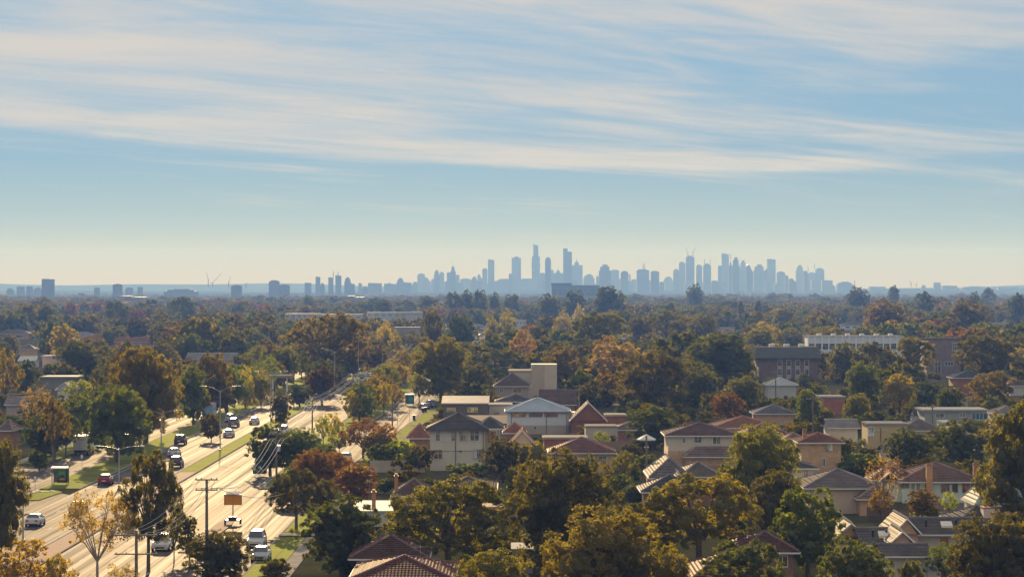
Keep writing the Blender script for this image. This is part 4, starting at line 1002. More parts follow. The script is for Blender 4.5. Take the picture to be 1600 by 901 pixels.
# white sheds
H(552, 612, 822, 800, 784, 8, 'skillion', 'w', (.55, .56, .58), (.5, .52, .54), 'white flat-roofed shed beside the copper-leaved tree', 'white flat-roofed shed', keep=806, oh=.2, chim=((582, 766, 6, 3),))
H(757, 788, 838, 796, 787, 5, 'flat', 'w', CREAM, (.55, .32, .17), 'small cream outbuilding with an orange flat roof', 'small cream outbuilding', keep=812, oh=.3)
H(800, 832, 895, 860, 850, 5, 'skillion', 'w', (.5, .52, .55), (.5, .52, .54), 'small white box outbuilding between the foreground gums', 'white box outbuilding', keep=872, oh=.1)
# centre
def cream_extra(root, w, dep, ze, zr, s, d):
    m = MB(); m.box(w / 2 - .02, w / 2 + 2.3, 3.0, dep + 2, -.3, ze); o = m.build('side_wing', WALL, root); o.color = (.56, .47, .34, 1)
    make_roof(root, 'hip', 3.2, dep - 2, ze, ze + 1.5, .5, T_DK, x0=w / 2 + .8, y0=3.6)
    window(root, w / 2 + .55, w / 2 + 1.7, ze - 2.1, ze - .5, y=3.0, fc=(.4, .2, .12), gc=(.4, .25, .15))
    o = MB().box(-w / 2 - .01, w / 2 + .01, -.05, -.001, ze * .47, ze * .47 + .07).build('string_course', PAINT, root); o.color = (.2, .16, .12, 1)
    for u in (-w / 2 + 3.9, w / 2 - .2, w / 2 + 2.1): o = MB().tube((u, -.09, 0), (u, -.09, ze), .05, .05, 6).build('downpipe', PAINT, root); o.color = (.12, .10, .09, 1)
    t = MB(); t.tube((-w / 2 + 4.6, -.5, ze * .46), (-w / 2 + 4.6, -.02, ze * .46), .03, .03, 5); t.ball((-w / 2 + 4.6, -.55, ze * .48), .28, 8, 4, .4); t.build('satellite_dish', DARK, root)
H(672, 757, 735, 671, 645, 10.5, 'hip', 'w', CREAM, T_DK, 'cream two storey house with a dark hip roof beside the right service road', 'cream two storey house', oh=.7, gut=(.12, .11, .1),
  wins=((681, 694, 672.5, 688, dict(WB, cur=(.5, 1))), (698, 711, 672.5, 688, dict(WB, cur=(0, .5))), (718, 731, 672.5, 688, dict(fc=(.6, .58, .5), gc=(.35, .34, .3))), (735, 748, 672.5, 688, WB), (678, 691, 702.5, 716, dict(fc=(.6, .58, .5), gc=(.2, .13, .08))), (740, 755, 702, 716, dict(fc=(.4, .38, .35), gc=(.2, .2, .2), cur=(0, .35)))), extra=cream_extra, keep=733)
H(640, 668, 712, 684, 662, 10, 'hip', 'b', BR, T_RED, 'red roofed house peeping left of the cream two storey house', 'peeping red roof', keep=680)
H(690, 770, 800, 764, 745, 11, 'hip', 'b', (.3, .25, .2), (.12, .10, .075), 'long low grey-brown tiled roof below the cream two storey house', 'low grey-brown roof', keep=768)
H(618, 672, 805, 774, 748, 9, 'hip', 'b', (.3, .2, .15), (.15, .10, .08), 'small tiled house with a red brick chimney left of the low grey-brown roof', 'red brick chimney house', chim=((618, 741, 5.5, 2),), keep=770, inset=2.8)
def redhip(root, w, dep, ze, zr, s, d):
    o = MB().box(-2.2, -.4, -1.4, -.01, 2.1, 2.3).build('porch_awning', PAINT, root); o.color = (.7, .7, .7, 1)
H(862, 958, 738, 707, 683, 10, 'hip', 'b', (.50, .33, .2), (.21, .11, .09), 'red-brown hip roofed house in front of the white house', 'red hip roofed house', wins=((917, 928, 712, 722, dict(fc=(.6, .6, .6), gc=(.15, .14, .13))), (935, 948, 712, 722, dict(fc=(.7, .7, .7), gc=(.2, .2, .2)))), extra=redhip, keep=728)
H(850, 916, 712, 686, 681, 7, 'flat', 'b', (.30, .11, .07), (.55, .5, .46), 'long red brick shed with a white fascia behind the red hip roof', 'red brick shed', keep=690, oh=.3)
def white2(root, w, dep, ze, zr, s, d):
    for u in (-w / 2 + .7, 1.6, w / 2 - .3): o = MB().tube((u, -.06, .0), (u, -.06, ze), .06, .06, 6).build('downpipe', PAINT, root); o.color = (.1, .1, .1, 1)
    m = MB(); m.box(w / 2, w / 2 + 3.6, 2.0, 6, -.3, ze - .2); o = m.build('porch_screen', WALL, root); o.color = (.75, .76, .74, 1)
    o = MB().box(w / 2 + .3, w / 2 + 3.0, 1.9, 1.99, .2, 1.6).build('porch_shade', DARK, root)
H(793, 888, 678, 643, 622, 11, 'hip', 'w', (.72, .75, .78), (.42, .48, .54), 'white house with a pale blue-grey sheet roof and a strip of windows', 'white house with the pale roof', metal=True, gut=(.15, .16, .17), lower=(664, 'w', (.5, .43, .34)),
  wins=((800, 821, 645, 650.5, dict(gc=(.4, .28, .1), fc=(.3, .3, .3))), (827, 847, 645, 650.5, dict(gc=(.16, .14, .12), fc=(.3, .3, .3))), (851, 871, 645, 650.5, dict(gc=(.2, .16, .1), fc=(.3, .3, .3))), (834, 838, 665.5, 671, DK)), extra=white2, keep=674)
H(692, 762, 672, 631, 619.5, 9, 'skillion', 'w', (.17, .14, .12), (.62, .55, .46), 'grey-brown upper storey with a bright low-pitched roof', 'bright low roofed house', wins=((698, 712, 636.5, 643, LIT), (731, 746, 636.5, 643, dict(gc=(.7, .55, .25), fc=(.7, .6, .4)))), oh=.3, keep=650)
H(764, 800, 670, 634, 630, 8, 'flat', 'w', (.45, .42, .38), (.5, .48, .45), 'grey flat box wing joining the bright low roofed house', 'grey box wing', wins=((772, 781, 643, 647, LIT),), keep=655, oh=.1)
H(726, 790, 692, 663, 650, 9, 'skillion', 'w', (.25, .22, .2), (.09, .085, .09), 'dark sloping roof behind the cream two storey house', 'dark sloping roof', keep=664, oh=.3)
H(775, 826, 638, 603, 583, 9, 'hip', 'w', (.38, .33, .27), (.13, .10, .09), 'two storey house with a brown ridge roof below the beige factory', 'brown ridge house', wins=((781, 786, 607, 613, DK), (802, 814, 606, 613, DK)), keep=616)
H(778, 832, 655, 627, 616, 8, 'hip', 'b', (.22, .12, .09), (.13, .12, .125), 'low hipped roof in front of the brown ridge house', 'low hipped roof', keep=632, oh=.6)
def factory(root, w, dep, ze, zr, s, d):
    o = MB().box(w / 2 - 6.2, w / 2, -1.2, 7, -.3, ze + 1.9).build('tower_wall', WALL, root); o.color = (.60, .50, .38, 1)
    o = MB().box(w / 2 - 6.2, w / 2 - 3.0, -1.25, -1.205, -.3, ze + 1.9).build('tower_panel', WALL, root); o.color = (.48, .40, .30, 1)
H(795, 870, 628, 581, 579, 14, 'flat', 'w', (.50, .45, .37), (.45, .4, .35), 'beige blank-walled factory with a taller end tower', 'beige factory', wins=((843, 852, 592, 593.5, dict(fc=(.75, .75, .75), gc=(.6, .6, .6))),), extra=factory, keep=606, oh=.1, cat='building', name='factory')
H(846, 898, 652, 632, 609, 10, 'gablex', 'b', BR, (.15, .10, .09), 'brown tiled gable roof left of the red brick gable', 'brown gable roof', keep=632)
H(893, 946, 682, 657, 629, 9, 'gabley', 'b', (.22, .095, .06), (.2, .12, .09), 'red brick gable end with a white bargeboard', 'red brick gable', keep=660, oh=.3)
H(915, 965, 694, 668, 665, 7, 'flat', 'w', (.52, .45, .36), (.5, .45, .38), 'low beige wall building right of the white house', 'low beige building', keep=672, oh=.1)
H(946, 978, 668, 650, 646, 7, 'flat', 'b', (.25, .1, .06), (.7, .62, .5), 'small brick outhouse with a bright flat roof', 'brick outhouse', keep=655, oh=.2)
H(800, 832, 722, 693, 672, 8, 'gabley', 'w', (.5, .44, .34), (.3, .13, .1), 'little cream gable with white bargeboards beside the cream house', 'little cream gable', keep=692, oh=.3)
H(790, 818, 700, 676, 660, 7, 'hip', 'b', BR, T_RED, 'tiny red roof between the cream house and the white house', 'tiny red roof', keep=676)
# right centre
def up_extra(root, w, dep, ze, zr, s, d):
    m = MB(); m.box(-w / 2 + 2.6, w / 2 + 1.6, -2.4, -.01, -.3, 2.55); o = m.build('front_wing', BRICK, root); o.color = (*OB, 1)
    make_roof(root, 'hip', w - 1.4, 2.8, 2.6, 3.9, .4, T_BRN, x0=1.9, y0=-2.6)
H(1044, 1150, 738, 680, 660, 10.5, 'hip', 'w', (.66, .58, .44), (.16, .105, .095), 'cream upstairs house with a brown hip roof and orange brick ground floor', 'cream upstairs house', lower=(704, 'b', OB), wins=((1067, 1071, 684, 691, WB), (1085, 1096, 682, 691, WB), (1114, 1126, 682, 693, WB)), extra=up_extra, keep=722, chim=((1075, 660.5, 5, 7),))
H(1118, 1212, 690, 668, 650, 12, 'hip', 'b', OB, (.28, .14, .095), 'terracotta hip roofs behind the cream upstairs house', 'terracotta roofs', keep=672)
H(1165, 1228, 698, 678, 660, 9, 'hip', 'b', OB, (.26, .13, .09), 'second terracotta roof right of the tall lumpy gum', 'second terracotta roof', keep=684)
H(1020, 1075, 792, 746, 716, 13, 'hipy', 'b', BR, T_GRY, 'striped grey hip roof left of the pale striped roof', 'striped grey roof', keep=760, oh=.5)
H(1068, 1122, 790, 744, 722, 12, 'hip', 'b', BR, (.16, .145, .13), 'pale sunlit striped roof right of the striped grey roof', 'pale striped roof', keep=750)
H(1014, 1040, 785, 742, 727, 7, 'gabley', 'b', (.36, .13, .07), T_GRY, 'small brick gable with a white vent at the striped roof', 'small brick gable', keep=745, oh=.3, wins=((1029, 1034, 729, 737, dict(fc=(.75, .75, .75), gc=(.7, .7, .7), mull=0)),))
H(1050, 1072, 800, 757, 740, 7, 'gabley', 'w', (.72, .70, .64), T_GRY, 'small white gable in front of the striped roofs', 'small white gable', keep=750, oh=.3)
H(1008, 1090, 812, 768, 742, 9, 'hip', 'b', BR, (.09, .09, .095), 'low front wing of shining grey tiles', 'shining grey front roof', keep=765)
H(1252, 1314, 745, 691, 676, 9, 'hip', 'b', OB, (.22, .11, .075), 'orange brick two storey house right of the tall lumpy gum', 'orange brick house', wins=((1288, 1302, 693.5, 704, dict(fc=(.3, .2, .12), gc=(.5, .48, .42))), (1285, 1289, 716, 728, DK)), keep=736, chim=((1262, 671, 5),))
H(1222, 1272, 776, 731, 720, 8, 'hip', 'w', (.75, .72, .65), (.12, .11, .11), 'small house with a white eave beside the tall lumpy gum', 'white eaved house', wins=((1256, 1262, 735, 744, DK),), keep=746, gut=(.85, .83, .78))
def grey_extra(root, w, dep, ze, zr, s, d):
    m = MB(); m.box(w / 2 - 2.6, w / 2 + 1.2, -3, -.01, -.3, ze - 1.1); o = m.build('front_wing', WALL, root); o.color = (*PEACH, 1)
    make_roof(root, 'hipy', 3.8, 4.0, ze - 1.1, ze + .2, .4, T_BRN, x0=w / 2 - .7, y0=-3)
H(1262, 1372, 802, 762, 732, 12, 'hip', 'w', (.66, .54, .42), (.20, .17, .16), 'grey-brown hip roofed house with a peach wall left of the pinkish tree', 'grey hip roofed house', extra=grey_extra, keep=800)
def mint_extra(root, w, dep, ze, zr, s, d):
    m = MB(); m.box(-w / 2 - 2.6, -w / 2 - .01, 1.5, 6, -.3, ze - .2); o = m.build('side_wing', WALL, root); o.color = (*MINT, 1)
    make_roof(root, 'gabley', 2.4, 4.5, ze - .1, ze + 1.1, .3, T_BRN, x0=-w / 2 - 1.4, y0=1.4)
    make_roof(root, 'hip', 5.2, 5, ze + .02, ze + 1.9, .5, (.19, .10, .075), x0=-w / 2 - .6, y0=3.2)
    for k in range(1, 12): o = MB().box(-w / 2 - .003, w / 2 + .003, -.02, -.001, ze * k / 12, ze * k / 12 + .03).build('weatherboard_edge', WALL, root); o.color = (*MINT, 1)
    o = MB().tube((-w / 2 + 3.0, -.08, 0), (-w / 2 + 3.0, -.08, ze), .05, .05, 6).build('downpipe', DARK, root)
H(1410, 1533, 785, 752, 722, 11, 'hip', 'w', MINT, (.20, .13, .105), 'mint green weatherboard house with a brown hip roof and brick chimneys', 'mint green house', extra=mint_extra, keep=774, inset=6.6,
  wins=((1407, 1420, 751, 761, dict(fc=(.2, .25, .24), gc=(.12, .13, .13))), (1424, 1429, 752, 765, DK), (1432, 1437, 753, 766, DK), (1471, 1496, 756, 768, dict(fc=(.3, .2, .15), gc=(.12, .09, .08), cur=(.5, .66), mull=2)), (1504, 1515, 756, 768.5, dict(fc=(.5, .2, .12), gc=(.35, .13, .08))), (1518, 1532, 753, 767, dict(fc=(.2, .22, .22), gc=(.06, .07, .07)))),
  chim=((1451, 724, 9.5, -.45, -1, (.52, .28, .12)), (1537, 722, 8, 6)))
def gambrel(root, w, dep, ze, zr, s, d):
    for i in range(5): o = MB().box(w / 2 + .2, w / 2 + 6, 1.0 - .02 * i, 1.04, .1 + i * .35, .4 + i * .35).build('garage_board', WALL, root); o.color = (.8, .82, .84, 1)
H(1528, 1650, 835, 788, 733, 9, 'hip', 'w', (.68, .62, .52), (.30, .37, .35), 'steep pale blue-green roofed house at the right edge', 'pale green roofed house', inset=3.0, oh=.3, wins=((1529, 1535, 790, 797, DK), (1541, 1556, 790, 798, DK), (1562, 1572, 791, 798, dict(gc=(.3, .15, .08)))), extra=gambrel, keep=806, gut=(.8, .8, .78))
PB = dict(gut=(.85, .83, .8))
H(1312, 1348, 885, 838, 817, 8, 'gabley', 'w', PEACH, (.16, .15, .15), 'peach gable standing alone left of the dark slate roofs', 'lone peach gable', keep=842, oh=.35)
def pipes(root, w, dep, ze, zr, s, d):
    for u in (-w * .22, w * .18): MB().tube((u, dep * .15, ze + .6), (u, dep * .15, zr + .15), .12, .12, 8).build('vent_pipe', DARK, root)
    o = MB().add([(-.2, .6, ze + .75), (.9, .6, ze + .75), (.9, 1.6, ze + 1.15), (-.2, 1.6, ze + 1.15), (-.2, .6, ze + .55), (.9, .6, ze + .55), (.9, 1.6, ze + .95), (-.2, 1.6, ze + .95)], [(0, 1, 2, 3), (4, 5, 1, 0), (5, 6, 2, 1), (7, 4, 0, 3)]).build('skylight', PAINT, root); o.color = (.75, .7, .6, 1)
H(1418, 1535, 880, 834, 809, 10, 'gablex', 'w', (.55, .48, .40), (.13, .12, .12), 'long dark tiled roof right of the tall peach gable', 'long dark roof', extra=pipes, keep=846, wins=((1470, 1481, 840, 850, dict(gc=(.3, .12, .06), fc=(.4, .2, .1))),))
H(1400, 1434, 885, 834, 810, 9, 'gabley', 'w', PEACH, T_GRY, 'tall peach gable in front of the long dark roof', 'tall peach gable', keep=840, oh=.35)
H(1352, 1405, 895, 850, 825, 9, 'gablex', 'w', (.5, .4, .3), (.15, .14, .14), 'dark grey roof between the lone gable and the tall peach gable', 'dark grey middle roof', extra=pipes, keep=852)
H(1396, 1424, 900, 848, 830, 7, 'gabley', 'w', (.60, .40, .26), T_GRY, 'lower peach gable before the tall peach gable', 'lower peach gable', keep=850, oh=.35)
H(1385, 1450, 912, 868, 850, 7, 'gablex', 'w', (.55, .5, .42), (.14, .13, .13), 'dark front wing roof below the lower peach gable', 'dark front wing', keep=868)
H(1500, 1578, 855, 818, 790, 10, 'hip', 'w', (.6, .55, .48), (.13, .12, .12), 'dark tiled house with a slanting white ridge box at the right', 'dark tiled house at right', keep=826, extra=lambda r, w, d_, ze, zr, s, d: chimney(r, w * .12, d_ * .2, ze, zr + .3, 1.2, 2.0, (.6, .5, .42)))
H(1395, 1470, 905, 890, 884, 5, 'flat', 'w', (.7, .64, .52), (.75, .72, .66), 'sunlit carport roof at the bottom right', 'sunlit carport', keep=892, oh=.2)
# right background
H(1445, 1542, 672, 642, 638, 10, 'flat', 'w', (.35, .36, .33), (.75, .73, .68), 'long white flat roofed building with teal windows', 'long white roof', keep=655, oh=.5, wins=((1500, 1508, 646, 651, WB), (1519, 1542, 645, 655, dict(fc=(.8, .8, .8), gc=(.05, .16, .17), mull=3)), (1462, 1475, 646, 652, WB)))
H(1412, 1470, 702, 672, 654, 10, 'hip', 'w', (.5, .46, .4), (.20, .17, .15), 'hip roof with shining ridges before the long white roof', 'shining ridged roof', keep=676)
H(1356, 1418, 702, 664, 660, 8, 'flat', 'w', (.55, .42, .2), (.55, .53, .5), 'flat roofed yellow-walled flat left of the shining ridged roof', 'yellow-walled building', keep=674, wins=((1357, 1365, 667, 680, dict(fc=(.8, .8, .8), gc=(.6, .65, .7))),), oh=.2)
H(1498, 1552, 705, 670, 654, 9, 'hip', 'w', (.6, .55, .42), (.17, .14, .14), 'grey roofed house right of the shining ridged roof', 'grey roofed house', keep=678)
H(1475, 1500, 690, 662, 652, 8, 'flat', 'w', (.6, .6, .58), (.75, .72, .66), 'small white flat roof between the two hip roofs', 'small white flat roof', keep=658, oh=.2)
H(1432, 1456, 668, 650, 637, 8, 'gablex', 'w', (.6, .58, .55), (.10, .09, .09), 'small dark roof with a white garage', 'small dark roof', keep=655)
H(1482, 1512, 640, 620, 608, 9, 'hip', 'w', (.5, .42, .33), (.30, .13, .1), 'red-brown bungalow roof at the right', 'red-brown bungalow', keep=624)
H(1492, 1545, 615, 590, 578, 10, 'hip', 'b', (.28, .12, .07), (.10, .11, .11), 'low grey-green roof below the pale-stemmed gum', 'low grey-green roof', keep=596)
H(1578, 1600, 618, 602, 588, 8, 'hip', 'w', (.6, .55, .48), (.14, .10, .09), 'brown roof with pale walls at the right edge', 'pale walled house at the edge', keep=612)
H(1282, 1320, 648, 621, 618.5, 8, 'flat', 'b', (.33, .13, .09), (.7, .68, .66), 'long low brick shed with a pale base', 'long brick shed', keep=634, oh=.2)
H(1182, 1240, 664, 646, 632, 10, 'hip', 'b', OB, (.17, .16, .16), 'grey tiled roof right of the orange-brown tree', 'grey tiled roof', keep=650)
H(1200, 1244, 622, 601, 590, 9, 'hip', 'w', (.5, .5, .48), (.45, .46, .46), 'pale metal roof below the brick flats', 'pale metal roof', metal=True, keep=604)
def flats(root, w, dep, ze, zr, s, d):
    for i in range(5):
        u = -w / 2 + w * (.36 + .15 * i)
        if u > w / 2 - 1: continue
        o = MB().box(u - .75, u + .75, -.12, -.005, .3, ze - .3).build('window_bay', PAINT, root); o.color = (.42, .40, .36, 1)
        for z in (ze * .42, ze * .82): window(root, u - .6, u + .6, z - 1.0, z + .6, y=-.12, gc=(.08, .09, .1), mull=0)
    m = MB(); a, b = -w / 2 - 1, w / 2 + 1; m.add([(a, -1, ze), (b, -1, ze), (b, -1, ze + .3), (a, -1, ze + .3), (a + .6, 1.4, ze + 3.4), (b - .6, 1.4, ze + 3.4), (b - .6, dep, ze + 3.4), (a + .6, dep, ze + 3.4), (b, dep + 1, ze), (a, dep + 1, ze)],
        [(0, 1, 2, 3), (3, 2, 5, 4), (4, 5, 6, 7), (2, 1, 8, 6, 5), (0, 3, 4, 7, 9), (7, 6, 8, 9)]); o = m.build('mansard_roof', METALROOF, root); o.color = (.10, .105, .085, 1)
    for i in range(3): u = -w * .3 + i * w * .25; MB().box(u, u + 1.6, 3, 5, ze + 3.405, ze + 4.3).build('roof_plant', WHITE, root)
H(1185, 1278, 594, 560, 557, 14, 'flat', 'b', (.19, .125, .105), (.1, .1, .09), 'brick block of flats under a dark green mansard roof', 'brick flats', extra=flats, keep=588, cat='building', name='apartment_block', oh=.3)
def longw(root, w, dep, ze, zr, s, d):
    n = 14
    for i in range(n + 1): u = -w / 2 + w * i / n; o = MB().box(u - .22, u + .22, -.35, -.005, -.3, ze + .1).build('pilaster', PAINT, root); o.color = (.82, .82, .82, 1)
    for i in range(n): u = -w / 2 + w * (i + .5) / n; window(root, u - 1.1, u + 1.1, ze - 4.4, ze - 2.4, gc=(.10, .11, .12), mull=0)
    for i in range(6): u = -w * .4 + i * w * .15; MB().box(u, u + 1.5, 2, 4, ze + .35, ze + 1.1).build('roof_plant', WHITE, root)
H(1263, 1412, 572, 526, 522, 12, 'flat', 'w', (.68, .72, .75), (.7, .72, .72), 'long white building with pilasters behind the gums', 'long white building', extra=longw, keep=545, cat='building', name='office_building', oh=.2)
def hall(root, w, dep, ze, zr, s, d):
    for i in range(16): u = -w / 2 + w * i / 15; o = MB().box(u - .08, u + .08, -.12, -.005, ze * .45, ze * .62).build('cladding_rib', PAINT, root); o.color = (.25, .17, .16, 1)
    window(root, -w * .25, -w * .08, .9, ze * .40, fc=(.8, .8, .8), mull=1); window(root, w * .05, w * .3, ze * .3, ze * .40, fc=(.8, .8, .8), mull=2)
    window(root, w * .28, w * .48, ze * .70, ze * .9, fc=(.8, .8, .8), mull=3)
H(1448, 1500, 588, 530, 527, 14, 'flat', 'b', (.21, .155, .145), (.2, .16, .16), 'maroon brick hall with ribbed band and white framed windows', 'maroon hall', extra=hall, keep=570, cat='building', name='hall', oh=.2)
H(1225, 1262, 712, 690, 676, 9, 'hip', 'b', OB, (.24, .16, .13), 'faded brown hip roof left of the orange brick house', 'faded hip roof', keep=686)
H(1296, 1340, 690, 668, 655, 9, 'gablex', 'w', CREAM, (.30, .28, .27), 'pale grey gable roof right of the light green round-headed tree', 'pale grey gable roof', keep=668)
H(962, 1008, 690, 671, 659, 9, 'hip', 'b', BR, (.20, .15, .13), 'brown roof under the wide dark gum right of the beige building', 'gum shaded roof', keep=668)
H(1535, 1580, 730, 704, 690, 9, 'hip', 'w', BEIGE, (.22, .19, .18), 'grey roof between the broad dark tree and the right edge gum', 'grey edge roof', keep=700)
H(1556, 1600, 664, 646, 634, 9, 'hip', 'w', (.6, .56, .5), (.28, .24, .22), 'light roofed house right of the brown spreading tree', 'light roofed house', keep=645)
H(1385, 1420, 730, 708, 696, 8, 'gablex', 'w', CREAM, (.26, .23, .22), 'low grey gable behind the dark trees at right', 'low grey gable', keep=704)
H(1140, 1180, 628, 610, 600, 9, 'hip', 'w', BEIGE, (.26, .22, .2), 'dim grey roof under the broad deep green tree', 'dim grey roof', keep=606)
# left background
H(30, 54, 580, 563, 557, 8, 'gablex', 'w', (.6, .58, .54), (.66, .64, .62), 'bright white roof at far left', 'bright white roof', keep=568, metal=True)
H(66, 95, 578, 557, 551, 8, 'flat', 'w', (.55, .42, .38), (.7, .68, .66), 'pinkish flat house with a white fascia at left', 'pinkish flat house', keep=565, wins=((82, 90, 555, 561, WB),))
H(65, 118, 618, 590, 586, 10, 'flat', 'w', (.22, .2, .18), (.62, .6, .56), 'long flat pale roof at left before the dark tree', 'long flat pale roof', keep=598)
H(90, 113, 625, 608, 598, 9, 'gabley', 'w', (.75, .72, .7), (.3, .28, .28), 'little white gable house at left', 'little white gable', keep=612)
H(30, 52, 560, 545, 537, 9, 'hip', 'b', OB, (.2, .17, .17), 'grey hip roof above the bright white roof', 'far grey hip roof', keep=548)
H(0, 16, 700, 672, 655, 8, 'hip', 'b', BR, T_BRN, 'brown roof cut by the left edge', 'brown roof at the left edge', keep=672)
H(10, 34, 652, 632, 620, 8, 'gablex', 'w', (.5, .4, .38), (.3, .25, .25), 'dusty roof left of the pink-brown tree', 'dusty roof', keep=632)
# hazy long shops
def H2(x0, x1, yb, top, wc, rc, label, short, name='shop_building'):
    H(x0, x1, yb, top + 2, top, 14, 'flat', 'w', wc, rc, label, short, keep=top + 6, oh=.2, cat='building', name=name,
      wins=[(x0 + (x1 - x0) * (i + .2) / 6, x0 + (x1 - x0) * (i + .7) / 6, top + 4, top + 7, dict(gc=(.2, .2, .2))) for i in range(6)])
H2(445, 500, 515, 488.5, (.45, .45, .46), (.75, .74, .72), 'hazy pale flat roofed shops left of the big gum top', 'hazy shops')
H2(500, 566, 513, 489.5, (.42, .42, .44), (.72, .7, .7), 'hazy pale shops extending right', 'right hazy shops')
H2(573, 637, 512, 486.5, (.40, .42, .44), (.75, .74, .72), 'hazy two storey shops left of the grey block', 'two storey shops')
H2(637, 659, 520, 486, (.42, .44, .48), (.6, .6, .6), 'plain grey block building in the haze', 'grey block')
H2(615, 656, 532, 510, (.22, .2, .2), (.6, .5, .45), 'shop with a bright awning edge beyond the traffic', 'awning shop')
H2(790, 822, 530, 499, (.45, .47, .5), (.5, .5, .52), 'pale hazy building between the poplars', 'hazy pale building')
# far houses peeping through the trees
rh = random.Random(5); RC = [T_RED, T_BRN, T_GRY, (.3, .28, .27), (.6, .58, .55), (.26, .13, .09), (.13, .10, .09)]
RN = {T_RED: 'red', T_BRN: 'brown', T_GRY: 'dark grey', (.3, .28, .27): 'pale grey', (.6, .58, .55): 'white', (.26, .13, .09): 'terracotta', (.13, .10, .09): 'dull brown'}
far_list = [(205, 545, 0), (240, 540, 1), (262, 545, 2), (150, 540, 0), (128, 535, 3), (300, 532, 4), (222, 527, 4), (330, 550, 1), (20, 530, 2), (180, 560, 5), (260, 570, 4), (60, 525, 0), (330, 575, 3), (400, 560, 1), (425, 540, 0), (440, 572, 5), (395, 585, 2), (105, 545, 6),
            (855, 520, 4), (890, 525, 3), (1010, 528, 4), (960, 530, 0), (1060, 520, 1), (1155, 540, 4), (1130, 520, 4), (1225, 505, 4), (1195, 515, 0), (1290, 508, 4), (1330, 515, 2), (1240, 530, 3), (1080, 512, 5), (1440, 520, 4), (1560, 512, 4), (1590, 510, 3), (1470, 515, 0), (1585, 560, 4), (1430, 565, 1), (1545, 555, 5), (760, 540, 4), (745, 520, 3), (700, 515, 4), (730, 505, 0), (845, 500, 4), (880, 505, 3), (640, 575, 1), (620, 560, 2)]
NAMED = [(PX(*t[:2])[0], PX(*t[:2])[1], t[2]) for t in LANDMARKS]; USEDL = set()
def rel_label(prefix, px, py, used, pts):
    for (lx, ly, nm) in sorted(pts, key=lambda l: (l[0] - px) ** 2 + 3 * (l[1] - py) ** 2)[:16]:
        dx, dy = px - lx, py - ly; far = abs(dx) + abs(dy) > 70
        hor = 'left of' if dx < 0 else 'right of'; ver = 'beyond' if dy < 0 else 'nearer than'
        first, second = (hor, ver) if abs(dx) > 2 * abs(dy) else (ver, hor)
        for dd in (('well ' if far and first == hor else '') + first, second):
            l = f'{prefix} {dd} the {nm}'
            if l not in used: used.add(l); return l
    return prefix
for i, (px, yb, ci) in enumerate(far_list):
    d = HC * F / (yb - HY); s = F / d; w = rh.uniform(11, 17) * s; rc = RC[ci]; kind = rh.choice(['hip', 'hip', 'gablex', 'gabley'] if ci != 4 else ['flat', 'flat', 'gablex'])
    H(px - w / 2, px + w / 2, yb, yb - 3.1 * s, yb - (3.3 if kind == 'flat' else 5.2) * s, 10, kind, rh.choice('wb'), rh.choice([CREAM, BEIGE, OB, BR, (.7, .68, .64)]), rc,
      rel_label(f"small {RN[rc]} {dict(hip='hip', gablex='long gable', gabley='front gable', flat='flat')[kind]} roofed house", px, yb, USEDL, NAMED), f"far {RN[rc]} roof", keep=(yb - 3.6 * s) if i % 4 == 0 else 0, metal=(ci == 4), group='small houses among the distant trees',
      wins=((px - w * .3, px - w * .1, yb - 2.2 * s, yb - 1.0 * s, WB), (px + w * .1, px + w * .3, yb - 2.2 * s, yb - 1.0 * s, WB)))
KEEP = KEEP0 + KEEPT
LANDMARKS = [l for l in LANDMARKS if not l[2].startswith('far ') or l[2] == 'far grey hip roof']
